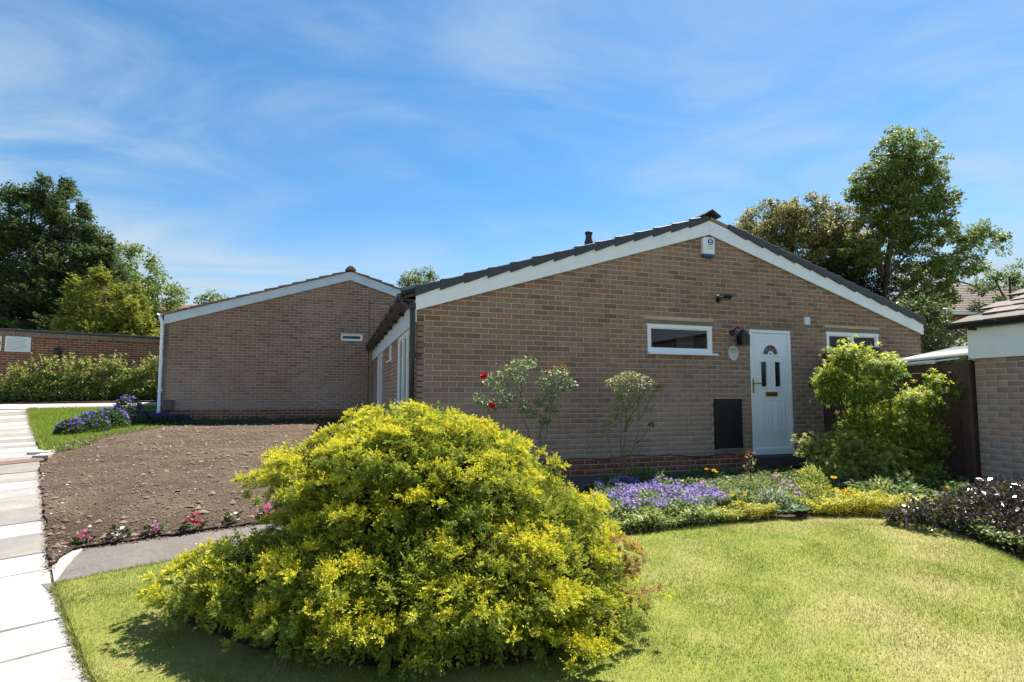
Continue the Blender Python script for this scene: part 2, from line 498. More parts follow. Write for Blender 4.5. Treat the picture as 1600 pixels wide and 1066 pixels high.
    for a, b in zip(us[:-1], us[1:]):
        if b - a < 1e-4: continue
        m_ = (a + b) / 2
        ops = sorted([(c, d) for (p, q, c, d) in openings if p - 1e-6 <= m_ <= q + 1e-6])
        zc = z0 - .25
        ta, tb = top(a), top(b)
        pieces = []
        for c, d in ops: pieces.append((zc, zc, c, c)); zc = d
        pieces.append((zc, zc, ta, tb))
        for (q0, q1, q2, q3) in pieces:
            vs = []
            for dep in (0, -back):
                for uu, zz in ((a, q0), (b, q1), (b, q3), (a, q2)):
                    vs.append(o + ud * uu + nd * dep + np.array([0, 0, zz]))
            mb.add(vs, [(0, 1, 2, 3), (7, 6, 5, 4), (0, 4, 5, 1), (1, 5, 6, 2), (2, 6, 7, 3), (3, 7, 4, 0)])
    mb.build('mortar', M[mortar], parent)
    return

# ------------------------------------------------------------------ helpers: foliage
def diamonds(P, D, L, W, col, Nn=None, fold=0.0, jit=.12, coltip=None):
    """a leaf per row: P base, D direction, L length, W width; returns verts, quads, colours"""
    n = len(P); D = nrm(D)
    if Nn is None: Nn = nrm(rng.normal(size=(n, 3)))
    Sd = nrm(np.cross(D, Nn)); Up = np.cross(Sd, D)
    L = np.broadcast_to(L, (n,))[:, None]; W = np.broadcast_to(W, (n,))[:, None]
    b = P; t = P + D * L - Up * L * fold
    l = P + D * L * .45 + Sd * W * .5 + Up * W * .12; r = P + D * L * .45 - Sd * W * .5 + Up * W * .12
    V = np.stack([b, l, t, r], 1).reshape(-1, 3)
    F = np.arange(4 * n).reshape(n, 4)
    c = np.asarray(col) * (1 + jit * rng.normal(size=(n, 1)))
    ct = c if coltip is None else np.asarray(coltip) * (1 + jit * rng.normal(size=(n, 1)))
    C = np.stack([c, (c + ct) / 2, ct, (c + ct) / 2], 1).reshape(-1, 3)
    return V, F, C
class FB:
    def __init__(s): s.V = []; s.F = []; s.C = []; s.n = 0
    def add(s, vfc):
        V, F, C = vfc
        s.V.append(V); s.F.append(F + s.n); s.C.append(C); s.n += len(V); return s
    def build(s, name, m, parent=None, kind=None):
        o = npmesh(name, np.vstack(s.V), np.vstack(s.F), m, parent, np.vstack(s.C))
        if kind: o['kind'] = kind
        return o
def mixc(cols, n, w=None):
    cols = np.array(cols); return cols[rng.choice(len(cols), n, p=w)]
def clump_leaves(C, rad, nper, size, cols, outc=None, flat=.8, droop=.1, aspect=.5, w=None, topc=None):
    """leaf clumps: centres C (k,3), radius rad (k,), nper leaves each; leaves face outward from the clump"""
    k = len(C); n = k * nper
    u = nrm(rng.normal(size=(n, 3))); rr = rng.random((n, 1)) ** .4
    rad_ = np.repeat(np.broadcast_to(rad, (k,)), nper)[:, None]
    off = u * rr * rad_ * np.array([1, 1, flat])
    P = np.repeat(C, nper, 0) + off
    D = nrm(u + rng.normal(size=(n, 3)) * .6 + np.array([0, 0, -droop]))
    L = size * rng.uniform(.6, 1.3, n)
    Nn = nrm(rng.normal(size=(n, 3)) * .55 + np.array([0, 0, 1.]))
    c = mixc(cols, n, w)
    if topc is not None:                       # young growth at the top and outside of each clump
        t = np.clip(u[:, 2:3] * rr * 1.4, 0, 1) * (rng.random((n, 1)) < .8)
        c = c * (1 - t) + np.array(topc) * t
    return diamonds(P, D, L, L * aspect * rng.uniform(.8, 1.2, n), c, Nn, fold=.12)
def ellipsoid_union(lobes, n, inner=1.0, zmin=None):
    """n random points on the outside of a union of ellipsoids, with normals"""
    Lb = np.array(lobes); area = (Lb[:, 3] * Lb[:, 4] + Lb[:, 3] * Lb[:, 5] + Lb[:, 4] * Lb[:, 5])
    P, Nr = [], []; tot = 0
    while tot < n:
        i = rng.choice(len(Lb), 4 * n, p=area / area.sum())
        u = nrm(rng.normal(size=(4 * n, 3)))
        p = Lb[i, :3] + u * Lb[i, 3:6] * inner
        nn = nrm(u / Lb[i, 3:6])
        ok = np.ones(len(p), bool)
        for j in range(len(Lb)):
            q = ((p - Lb[j, :3]) / (Lb[j, 3:6] * inner * .97))
            ok &= ~(((q ** 2).sum(1) < 1) & (i != j))
        if zmin is not None: ok &= p[:, 2] > zmin(p)
        P.append(p[ok]); Nr.append(nn[ok]); tot += ok.sum()
    return np.vstack(P)[:n], np.vstack(Nr)[:n]
def branch(mb, a, b, r0, r1, wob=.06, n=6, seg=5):
    a, b = Vector(a), Vector(b); L = (b - a).length
    pts = [a.lerp(b, i / seg) + Vector([random.gauss(0, wob * L / seg * 1.2) if 0 < i < seg else 0 for _ in range(3)]) for i in range(seg + 1)]
    mb.tube(pts, [r0 + (r1 - r0) * i / seg for i in range(seg + 1)], n)
    return pts

# =================================================================== THE GROUND
def ground():
    xs = np.concatenate([np.linspace(-900, -40, 12), np.linspace(-36, 60, 97), np.linspace(66, 900, 12)])
    ys = np.concatenate([np.linspace(-900, -20, 10), np.linspace(-16, 60, 153), np.linspace(66, 900, 12)])
    X, Y = np.meshgrid(xs, ys); Z = Gz(X, Y) - .05
    nx, ny = len(xs), len(ys)
    i, j = np.meshgrid(np.arange(nx - 1), np.arange(ny - 1)); a = (j * nx + i).ravel()
    o = npmesh('ground', np.column_stack([X.ravel(), Y.ravel(), Z.ravel()]), np.column_stack([a, a + 1, a + 1 + nx, a + nx]), M['ground'], smooth=True)
    o['kind'] = 'structure'
ground()

G0 = 7.39                                   # plane of the front gable
PATH_A, PATH_D = np.array([-1.28, 3.50]), nrm(np.array([-.4375, 1.0]))
def pt(t, w=0.0):
    # the edge bends a little towards the lawn at its near end
    q = PATH_A + PATH_D * t + np.array([-PATH_D[1], PATH_D[0]]) * w
    return q + np.array([max(0., 1.45 - t) * .075, 0.])
def pedge(t): return tuple(pt(t))

LAWN = [tuple(pt(t, -.015)) for t in (1.4, .7, 0., -.8, -1.6, -2.4, -3.3)] + [ (4.6, .2), (4.95, 1.6), (5.02, 2.6), (5.24, 3.2), (5.42, 3.65), (5.36, 3.98), (5.10, 4.17), (4.6, 4.31), (4.0, 4.39), (3.36, 4.50), (2.72, 4.60), (2.3, 4.75), (1.6, 5.0), (.6, 5.35), (-.2, 5.45), (-.78, 5.40), (-1.2, 5.22), (-1.6, 5.08), tuple(pt(1.56, -.015))]
def turf_col(x, y):
    p = fbm(x, y, .9, 1); q = fbm(x, y, 2.6, 5); f = fbm(x, y, 9, 8)
    dry = np.clip((p * .6 + q * .5 - .50) * 4.2, 0, 1)[:, None]
    right = sst(.5, 2.6, x)[:, None]
    g1 = np.array([.165, .205, .040]); g2 = np.array([.26, .270, .060]); d = np.array([.39, .32, .145])
    k = np.clip(f * 1.6 - .3, 0, 1)[:, None]
    c = g1 * (1 - k) + g2 * k
    c = c * (1 - .62 * dry) + d * .62 * dry
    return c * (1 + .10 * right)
lawn = poly_sheet('lawn', LAWN, M['turf'], .09, .035, zn=lambda x, y: .012 * fbm(x, y, 3, 2) - .006, colf=turf_col, skirt=.09, jag=.012)
LAWN2 = [(-7.70, 18.05), (-4.40, 10.95), (-4.44, 11.35), (-4.40, 12.0), (-4.2, 12.6), (-4.0, 13.1), (-4.0, 14.2), (-4.4, 16.4), (-4.15, 17.6), (-4.15, 18.9), (-5.2, 18.5), (-6.5, 18.2)]
def turf2_col(x, y):
    f = fbm(x, y, 5, 8)[:, None]; g = fbm(x, y, 1.2, 4)[:, None]
    return np.array([.17, .235, .030]) * (1 - f) + np.array([.25, .29, .045]) * f * (.8 + .4 * g)
poly_sheet('far_lawn', LAWN2, M['turf'], .25, .05, colf=turf2_col, skirt=.1)

def blades(poly, n, h, w, colf, off, name, lab, dens=None):
    bx = np.array([p[0] for p in poly]); by = np.array([p[1] for p in poly])
    x = rng.uniform(bx.min(), bx.max(), n * 2); y = rng.uniform(by.min(), by.max(), n * 2)
    ok = inside(x, y, bx, by)
    # nothing grows where the picture never looks: behind the viewer
    z = .31 * x + .951 * y; lat = .951 * x - .31 * y
    ok &= (z > 1.9) & (np.abs(lat) < z * 1.02 + .3)
    if dens is not None: ok &= dens(x, y)
    x, y = x[ok][:n], y[ok][:n]; n = len(x)
    b = np.column_stack([x, y, Gz(x, y) + off])
    c = colf(x, y) * (1 + .14 * rng.normal(size=(n, 1))) * np.array([1.0, 1.08, .95])
    a = rng.uniform(0, 2 * np.pi, n); s = np.column_stack([np.cos(a), np.sin(a), np.zeros(n)])
    tip = b + np.column_stack([rng.normal(0, .5, n), rng.normal(0, .5, n), np.ones(n)]) * (h * rng.uniform(.5, 1.3, n))[:, None]
    V = np.stack([b - s * w / 2, b + s * w / 2, tip], 1).reshape(-1, 3)
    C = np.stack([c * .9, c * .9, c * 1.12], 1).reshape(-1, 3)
    o = npmesh(name, V, np.arange(3 * n).reshape(n, 3), M['blade'], None, C)
    return label(o, lab, 'grass', kind='stuff')
BUSHB = [(-.9, 4.3), (0, 3.5), (1.5, 3.4), (2.0, 3.8), (1.7, 4.8), (.3, 5.0)]
bbx = np.array([p[0] for p in BUSHB]); bby = np.array([p[1] for p in BUSHB])
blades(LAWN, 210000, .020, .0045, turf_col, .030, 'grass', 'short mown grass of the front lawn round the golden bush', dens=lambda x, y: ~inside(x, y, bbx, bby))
# the shaggy rim of the lawn
def rim(poly, n, h, w, colf, off, name, lab, spread=.014):
    P = np.array(poly); Q = np.roll(P, -1, 0); Ls = np.linalg.norm(Q - P, axis=1)
    i = rng.choice(len(P), n, p=Ls / Ls.sum()); t = rng.random(n)[:, None]
    q = P[i] * (1 - t) + Q[i] * t + rng.normal(0, spread, (n, 2))
    x, y = q[:, 0], q[:, 1]
    b = np.column_stack([x, y, Gz(x, y) + off]); c = colf(x, y) * (1 + .25 * rng.normal(size=(n, 1)))
    a = rng.uniform(0, 2 * np.pi, n); s = np.column_stack([np.cos(a), np.sin(a), np.zeros(n)])
    tip = b + np.column_stack([rng.normal(0, .6, n), rng.normal(0, .6, n), np.ones(n)]) * (h * rng.uniform(.4, 1.3, n))[:, None]
    V = np.stack([b - s * w / 2, b + s * w / 2, tip], 1).reshape(-1, 3)
    o = npmesh(name, V, np.arange(3 * n).reshape(n, 3), M['blade'], None, np.repeat(c, 3, 0))
    return label(o, lab, 'grass', kind='stuff')
rim(LAWN, 22000, .035, .005, turf_col, .02, 'grass', 'longer grass along the cut edge of the front lawn')
blades(LAWN2, 60000, .05, .012, turf2_col, .045, 'grass', 'bright green grass of the small lawn beside the far bungalow')
rim(LAWN2, 9000, .08, .010, turf2_col, .03, 'grass', 'longer grass along the edge of the small far lawn', .04)

# bare soil bed
SOIL = [pedge(2.02), (-2.10, 5.74), (-1.71, 5.84), (-1.24, 5.98), (-.58, 6.13), (.3, 6.45), (.95, 6.9), (1.0, 15.75), (-3.75, 15.75), (-3.7, 14.4), (-3.75, 13.3), (-4.0, 12.4), (-4.18, 11.4), (-4.18, 10.7), pedge(6.35), pedge(5.0), pedge(3.5)]
def soil_z(x, y): return .045 * fbm(x, y, 2.2, 3) + .024 * fbm(x, y, 15, 6, 3) - .02 + .07 * sst(0, 1.6, x + 3.9 + (y - 9) * .44) * sst(6.0, 7.6, y) * sst(15.7, 13, y)
def soil_col(x, y):
    p = fbm(x, y, .8, 21)[:, None]; q = fbm(x, y, 6, 12)[:, None]
    dk = sst(6.9, 6.0, y + .0 * x)[:, None]           # freshly dug, damper strip along the path
    c = np.array([.165, .120, .092]) * (1 - p) + np.array([.24, .175, .125]) * p
    c = c * (.70 + .6 * q)
    st = vn(x * .8 + y * .25, y * 1.0 - x * .2, 2.6, 77)[:, None]
    c = c * (.84 + .32 * st)
    return c * (1 - .42 * dk) * .56
poly_sheet('soil_bed', SOIL, M['earth'], .045, .02, zn=soil_z, colf=soil_col, skirt=.06, jag=.035)
def scatter_clods(poly, n, s0, s1, cols, name, lab, off=.02, near=None, w=None, sq=.6):
    bx = np.array([p[0] for p in poly]); by = np.array([p[1] for p in poly])
    x = rng.uniform(bx.min(), bx.max(), n * 4); y = by.min() + (by.max() - by.min()) * rng.random(n * 4) ** (1.7 if near else 1)
    ok = inside(x, y, bx, by); x, y = x[ok][:n], y[ok][:n]; n = len(x)
    sz = s0 + (s1 - s0) * rng.random(n) ** 3
    octa = np.array([(1, 0, 0), (-1, 0, 0), (0, 1, 0), (0, -1, 0), (0, 0, 1), (0, 0, -1)], float)
    fc = np.array([(0, 2, 4), (2, 1, 4), (1, 3, 4), (3, 0, 4), (2, 0, 5), (1, 2, 5), (3, 1, 5), (0, 3, 5)])
    V = octa[None] * (1 + .35 * rng.normal(size=(n, 6, 1))) * sz[:, None, None] * np.array([1, 1, sq])
    a = rng.uniform(0, 6.28, n); ca, sa = np.cos(a)[:, None], np.sin(a)[:, None]
    V = np.stack([V[..., 0] * ca - V[..., 1] * sa, V[..., 0] * sa + V[..., 1] * ca, V[..., 2]], -1)
    z = Gz(x, y) + off + soil_z(x, y) + sz * .2
    V = V + np.stack([x, y, z], -1)[:, None]
    fc = fc[:4]
    F = (np.arange(n) * 6)[:, None, None] + fc[None]
    c = mixc(cols, n, w) * (1 + .15 * rng.normal(size=(n, 1)))
    o = npmesh(name, V.reshape(-1, 3), F.reshape(-1, 3), M['clod'], None, np.repeat(c, 6, 0))
    return label(o, lab, 'soil', kind='stuff')
scatter_clods(SOIL, 30000, .003, .015, [(.12, .088, .066), (.09, .065, .048), (.17, .125, .092), (.07, .05, .038)], 'soil_crumbs', 'crumbs and clods of dry brown earth over the bare bed', near=True, w=[.4, .3, .2, .1])
scatter_clods(SOIL, 2200, .012, .042, [(.15, .11, .082), (.12, .088, .066), (.19, .14, .105)], 'soil_clods', 'larger dry clods of brown earth lying over the bare bed', near=True)
scatter_clods(SOIL, 420, .006, .018, [(.5, .47, .42), (.38, .34, .30)], 'gravel', 'small pale stones scattered over the bare brown bed', near=True)
def straws(poly, n, lab):
    bx = np.array([p[0] for p in poly]); by = np.array([p[1] for p in poly])
    x = rng.uniform(bx.min(), bx.max(), n * 4); y = by.min() + (by.max() - by.min()) * rng.random(n * 4) ** 1.4
    ok = inside(x, y, bx, by) & (fbm(x, y, 1.1, 31) > .40); x, y = x[ok][:n], y[ok][:n]; n = len(x)
    P = np.column_stack([x, y, Gz(x, y) + soil_z(x, y) + .028])
    a = rng.uniform(0, 6.28, n); D = np.column_stack([np.cos(a), np.sin(a), rng.normal(0, .15, n)])
    fb = FB().add(diamonds(P, D, rng.uniform(.02, .07, n), .006, mixc([(.36, .28, .18), (.28, .20, .12), (.42, .34, .22), (.16, .20, .06)], n, [.35, .35, .2, .1]), np.tile([0, 0, 1.], (n, 1))))
    label(fb.build('leaf_litter', M['leaf'], None), lab, 'litter', kind='stuff')
straws(SOIL, 14000, 'dry straws and dead root bits lying on the bare bed')

def spill(line, n, wdt, name, lab, cols, s0=.003, s1=.012, off=.022):
    P = np.array(line, float); Q = P[1:]; P = P[:-1]; Ls = np.linalg.norm(Q - P, axis=1)
    i = rng.choice(len(P), n, p=Ls / Ls.sum()); t = rng.random(n)[:, None]
    q = P[i] * (1 - t) + Q[i] * t + rng.normal(0, wdt, (n, 2))
    sz = s0 + (s1 - s0) * rng.random(n) ** 2.5
    octa = np.array([(1, 0, 0), (-1, 0, 0), (0, 1, 0), (0, -1, 0), (0, 0, 1)], float); fc = np.array([(0, 2, 4), (2, 1, 4), (1, 3, 4), (3, 0, 4)])
    V = octa[None] * (1 + .35 * rng.normal(size=(n, 5, 1))) * sz[:, None, None] * np.array([1, 1, .6]) + np.column_stack([q, Gz(q[:, 0], q[:, 1]) + off])[:, None]
    o = npmesh(name, V.reshape(-1, 3), ((np.arange(n) * 5)[:, None, None] + fc[None]).reshape(-1, 3), M['clod'], None, np.repeat(mixc(cols, n), 5, 0))
    label(o, lab, 'soil', kind='stuff')
spill([pedge(t) for t in (1.9, 3, 4, 5, 6.3)], 1500, .022, 'soil_crumbs', 'crumbs of earth spilt along the slab path beside the bare bed', [(.20, .15, .11), (.25, .19, .14), (.15, .11, .08)])
spill([(-2.1, 5.77), (-1.71, 5.86), (-1.24, 6.0), (-.58, 6.15), (.2, 6.5)], 2200, .035, 'soil_crumbs', 'crumbs of dark earth spilt on the narrow tarmac path', [(.12, .088, .066), (.17, .125, .092), (.09, .065, .05)], off=.016)
spill([pedge(t) for t in (1.5, .6, -.4, -1.4, -2.2)], 500, .012, 'soil_crumbs', 'dirt along the lawn edge of the slab path', [(.22, .17, .12), (.28, .22, .15), (.17, .18, .07)])
# narrow tarmac path between soil bed and lawn, running on along the foot of the gable
W2 = [(-2.02, 5.02)] + [(-1.88, 5.02), (-1.51, 5.12), (-1.09, 5.26), (-.78, 5.44), (-.2, 5.5), (.6, 5.4), (1.8, 5.55), (2.8, 6.35), (3.85, 6.70), (4.6, 6.58), (5.5, 6.50), (6.1, 6.52), (7.9, 6.5), (7.9, G0), (1.06, G0), (1.0, 6.95), (.3, 6.5), (-.58, 6.16), (-1.24, 6.01), (-1.71, 5.87), (-2.10, 5.77), pedge(2.06), pedge(1.4)]
poly_sheet('tarmac_path', W2, M['tarmac'], .07, .010, jag=.012)
poly_sheet('tarmac_path', [(2.5, 6.3), (3.85, 6.72), (4.6, 6.60), (5.5, 6.52), (6.1, 6.54), (7.9, 6.52), (7.9, G0 - .01), (1.5, G0 - .01)], M['tarmac_d'], .25, .016)  # darker sheet over the same path: the gable's shade put into its colour

# concrete slab path
def slab_path():
    p = empty('slab_path', (*pedge(0), float(Gz(*pedge(0)))), kind='structure')
    def edge_seq(t0, t1):
        ts = [t0]
        seq = [.45, .60, .45, .60, .60, .45, .45, .60]
        i = 0
        while ts[-1] < t1: ts.append(ts[-1] + seq[i % len(seq)] * (1 + .04 * math.sin(i * 2.3))); i += 1
        return ts
    nd = np.array([-PATH_D[1], PATH_D[0]])         # to the left of the walking direction
    pal = [(.35, .335, .30), (.255, .232, .20), (.32, .305, .275), (.225, .205, .18), (.355, .34, .315), (.285, .262, .228), (.325, .295, .25)]
    n = 0
    for colm, (w0, w1, sh) in enumerate([(0, .90, 0), (.912, 1.81, .21), (1.822, 2.7, .1)]):
        ts = edge_seq(-2.2 + sh, 17.2)
        for k, (a, b) in enumerate(zip(ts[:-1], ts[1:])):
            corners = []
            tw = random.gauss(0, .003)
            for (t, w) in ((a + .006, w0), (b - .006, w0), (b - .006, w1), (a + .006, w1)):
                jut = random.gauss(0, .012) if w == 0 else 0
                xy = pt(t, w + jut)
                corners.append((xy[0], xy[1]))
            e = .008
            mid = np.mean(corners, 0)
            top = [(*(np.array(c) * (1 - e * 2) + mid * e * 2), float(Gz(*c)) + .012 + tw) for c in corners]
            up = [(*c, float(Gz(*c)) + .004 + tw) for c in corners]
            lo = [(*c, float(Gz(*c)) - .05) for c in corners]
            mb = MB(); mb.add(lo + up + top, [(8, 9, 10, 11), (4, 5, 9, 8), (5, 6, 10, 9), (6, 7, 11, 10), (7, 4, 8, 11), (0, 1, 5, 4), (1, 2, 6, 5), (2, 3, 7, 6), (3, 0, 4, 7)])
            o = mb.build('slab', M['slab_o'], p)
            near = a < 2.2
            ci = random.choice([0, 4, 2, 4] if near else [0, 1, 2, 3, 4, 5, 6, 4]) if k % 2 == 0 or near else random.choice([1, 3, 5, 1, 2])
            c = np.array(pal[ci]) * random.uniform(.92, 1.06)
            o.color = (*c, 1); n += 1
    # dirt in the joints
    q = [tuple(PATH_A + PATH_D * -2.3), tuple(PATH_A + PATH_D * 17.5), tuple(PATH_A + PATH_D * 17.5 + nd * 2.75), tuple(PATH_A + PATH_D * -2.3 + nd * 2.75)]
    poly_sheet('joint_dirt', q, M['mortar_d'], .5, -.012, parent=p, kind=None)
    # short spur of slabs running off between the small lawn and the bed
    for k, (cx, cy, wx, wy, c) in enumerate([(-4.47, 10.93, .13, .17, (.40, .37, .32)), (-4.26, 10.52, .10, .16, (.33, .30, .26))]):
        mb = MB()
        cs = [(cx - wx, cy - wy), (cx + wx, cy - wy * .9), (cx + wx * .9, cy + wy), (cx - wx * 1.1, cy + wy)]
        z = [float(Gz(*c_)) + .045 for c_ in cs]
        mb.add([(*c_, zz - .06) for c_, zz in zip(cs, z)] + [(*c_, zz) for c_, zz in zip(cs, z)], [(4, 5, 6, 7), (0, 1, 5, 4), (1, 2, 6, 5), (2, 3, 7, 6), (3, 0, 4, 7)])
        o = mb.build('slab', M['slab_o'], p); o.color = (*c, 1)
slab_path()
# corner slab where the tarmac meets the slab path
poly_sheet('corner_slab', [tuple(pt(1.62, -.01)), (-1.98, 5.35), (-2.02, 5.72), tuple(pt(2.28, -.01))], M['concrete'], .05, .022, skirt=.03, jag=.008)
mb = MB()
cv = [(-4.46, 9.72), (-4.06, 10.02), (-4.20, 10.28), (-4.66, 9.98)]
mb.add([(*c, float(Gz(*c)) - .01) for c in cv] + [(*c, float(Gz(*c)) + .022) for c in cv], [(4, 5, 6, 7), (0, 1, 5, 4), (1, 2, 6, 5), (2, 3, 7, 6), (3, 0, 4, 7)])
label(mb.build('drain_cover', M['rust']), 'flat rusty brown inspection cover set among the pale path slabs', 'drain cover')
# concrete walk crossing in front of the garden wall
poly_sheet('concrete_walk', [(-12, 19.0), (-7.85, 18.15), (-6.4, 18.28), (-5.1, 18.6), (-4.0, 19.0), (1, 20.6), (.6, 21.6), (-4.0, 20.6), (-6, 19.9), (-8.5, 19.5), (-13, 19.9)], M['concrete'], .4, .03)
# planting strip below the garden wall, raised behind a low kerb
def bed_col(x, y): return np.array([.11, .075, .05]) * (.7 + .6 * fbm(x, y, 4, 2)[:, None])
poly_sheet('wall_bed', [(-12, 20.0), (-8.5, 19.55), (-6, 20.0), (-3.0, 21.0), (-3.4, 22.4), (-9.6, 20.6), (-13, 20.5)], M['earth'], .3, .07, colf=bed_col, skirt=.12)

# unseen pale paving behind the camera, added to bounce light onto the walls
poly_sheet('bounce_paving', [(-9, .1), (4.4, .1), (6.9, .3), (7.5, -.7), (14, -.7), (14, -16), (-9, -16)], M['concrete'], 1.0, .02)
# flower bed soil
BED = [(5.02, 2.4), (5.10, 2.9), (5.24, 3.2), (5.44, 3.66), (5.38, 4.0), (5.12, 4.2), (4.6, 4.34), (4.0, 4.42), (3.36, 4.53), (2.72, 4.63), (2.3, 4.78), (1.9, 5.0), (1.95, 5.6), (2.85, 6.3), (3.85, 6.68), (4.6, 6.55), (5.5, 6.48), (6.1, 6.50), (7.9, 6.48), (7.75, 4.6), (7.62, 2.2)]
def fbed_col(x, y): return np.array([.075, .055, .042]) * (.6 + .8 * fbm(x, y, 5, 2)[:, None])
poly_sheet('flower_bed_soil', BED, M['earth'], .08, .022, zn=lambda x, y: .05 * fbm(x, y, 3, 5) - .01, colf=fbed_col, jag=.02)

# =================================================================== THE MAIN BUNGALOW
X0, XA, X1 = 1.056, 5.77, 10.49             # gable corners and apex
H0, HA = EYE + 1.165, EYE + 2.63            # underside of the verge boards
def verge(u, x0, xa, x1, h0, ha):
    x = x0 + u
    return h0 + (ha - h0) * (x - x0) / (xa - x0) if x < xa else ha + (h0 - ha) * (x - xa) / (x1 - xa)

def gable_roof(parent, x0, xa, x1, h0, ha, yf, yb, fas, style):
    """boards, tiles and ridge of a gable roof whose front verge is at yf"""
    sl = (ha - h0) / (xa - x0); ov = .02
    f = yf - .05
    bm_ = M['board'] if style == 'dark' else M['board_old']
    # verge boards
    for sgn, xe in ((-1, x0 - ov), (1, x1 + ov)):
        hx = h0 - ov * sl
        a, b = (xe, xa - .0015) if sgn < 0 else (xa + .0015, xe)
        za, zb = (hx, ha) if sgn < 0 else (ha, hx)
        mb = MB(); mb.prism([(a, za), (b, zb), (b, zb + fas), (a, za + fas)], 1, f, f + .028)
        mb.build('verge_board', bm_, parent, bevel=.003)
        # soffit strip behind the board
        mb = MB(); mb.prism([(a, za + .03), (b, zb + .03), (b, zb + .045), (a, za + .045)], 1, f + .028, yf + .10)
        mb.build('soffit', M['wood_dk'] if style != 'dark' else M['board'], parent)
    # roof deck under the tiles
    for sgn, xe in ((-1, x0 - .17), (1, x1 + .17)):
        he = ha - abs(xe - xa) * sl
        mb = MB(); mb.prism([(xe, he + fas - .03), (xa, ha + fas - .03), (xa, ha + fas), (xe, he + fas)], 1, yf - .02, yb)
        mb.build('roof_deck', M['wood_dk'], parent)
        # field tiles: courses lapping one another
        n = int(abs(xe - xa) / .32); V = MB(); 
        tm = M['tile_dark'] if style == 'dark' else M['tile_brown']
        for i in range(n + 1):
            u0 = i * .32; u1 = min(u0 + .36, abs(xe - xa))
            if u1 - u0 < .03: continue
            xa_, xb_ = xe - sgn * u0, xe - sgn * u1
            za_ = ha - abs(xa_ - xa) * sl + fas; zb_ = ha - abs(xb_ - xa) * sl + fas
            y = yf + .12
            while y < yb:
                V.box(0, 0, 0, 0, 0, 0) if False else V.prism([(xa_, za_ + .028), (xb_, zb_ + .008), (xb_, zb_ + .030), (xa_, za_ + .055)], 1, y, y + .296)
                y += .30
        o = V.build('field_tiles', tm, parent); o['kind'] = 'stuff'
    # verge tiles, one by one
    L = math.hypot(1, sl)
    if style == 'dark':
        step = .335
        for sgn in (-1, 1):
            u = 0.0 if sgn < 0 else 0.02
            end = abs((x0 if sgn < 0 else x1) - xa) + .03
            start = -(.03)
            k = 0
            while True:
                a = -.03 + k * step; b = a + step + .018
                gap = .12 if sgn < 0 else .26          # bare timber by the ridge on the right
                if b > end - gap + .1: break
                xe = x0 if sgn < 0 else x1
                def X(t): return xe + t if sgn < 0 else xe - t
                def Zb(t): return h0 + t * sl + fas
                d = random.gauss(0, .003)
                pr = [(X(a), Zb(a) - .045 + d), (X(a), Zb(a) + .105 + d), (X(b), Zb(b) + .082 + d), (X(b), Zb(b) - .008 + d)]
                pm = [(X(a + .17), Zb(a + .17) - .030 + d)]
                prof = [pr[0], pr[1], (X(a + .12), Zb(a + .12) + .088 + d), pr[2], pr[3], pm[0]]
                m = MB(); yy = f - .030 - random.random() * .004 - (.006 if k % 2 else 0)
                m.prism(prof, 1, yy, yf + .16)
                m.build('verge_tile', M['tile_dark'], parent, bevel=.006)
                k += 1
        # raw timber showing beside the ridge
        m = MB(); m.prism([(xa + .03, ha + fas + .005), (xa + .36, ha + fas + .005 - .33 * sl), (xa + .36, ha + fas + .06 - .33 * sl), (xa + .03, ha + fas + .06)], 1, f + .0, f + .30)
        m.build('batten', M['wood_raw'], parent)
    else:
        step = .34
        for sgn in (-1, 1):
            xe = x0 if sgn < 0 else x1; k = 0
            while True:
                a = -.10 + k * step; b = a + step + .04
                if b > abs(xe - xa) - .02: break
                def X(t): return xe + t if sgn < 0 else xe - t
                def Zb(t): return h0 + t * sl + fas
                m = MB(); d = random.gauss(0, .004)
                m.prism([(X(a), Zb(a) + .010 + d), (X(a), Zb(a) + .062 + d), (X(b), Zb(b) + .026 + d), (X(b), Zb(b) + .002 + d)], 1, f - .045 - random.random() * .01, yf + .13)
                o = m.build('verge_tile', M['tile_brown'], parent, bevel=.003)
                k += 1
    # ridge tiles
    y = yf - .14; rt = M['tile_dark'] if style == 'dark' else M['tile_brown']
    zt = ha + fas + (.165 if style == 'dark' else .155); w = .15; dz = .085
    k = 0
    while y < yb:
        d = random.gauss(0, .004)
        m = MB()
        if style == 'dark':
            m.prism([(xa - w * 1.15, zt - dz * 1.25 + d), (xa, zt + d), (xa + w * 1.15, zt - dz * 1.25 + d), (xa + w * 1.15 - .008, zt - dz * 1.25 - .022 + d), (xa, zt - .024 + d), (xa - w * 1.15 + .008, zt - dz * 1.25 - .022 + d)], 1, y, y + .445)
        else:
            m.prism([(xa - w, zt - .12 + d), (xa - w * .45, zt - .03 + d), (xa, zt - .01 + d), (xa + w * .45, zt - .03 + d), (xa + w, zt - .12 + d)], 1, y, y + .445)
        m.build('ridge_tile', rt, parent, bevel=.004)
        y += .45; k += 1
        if k > 20: break

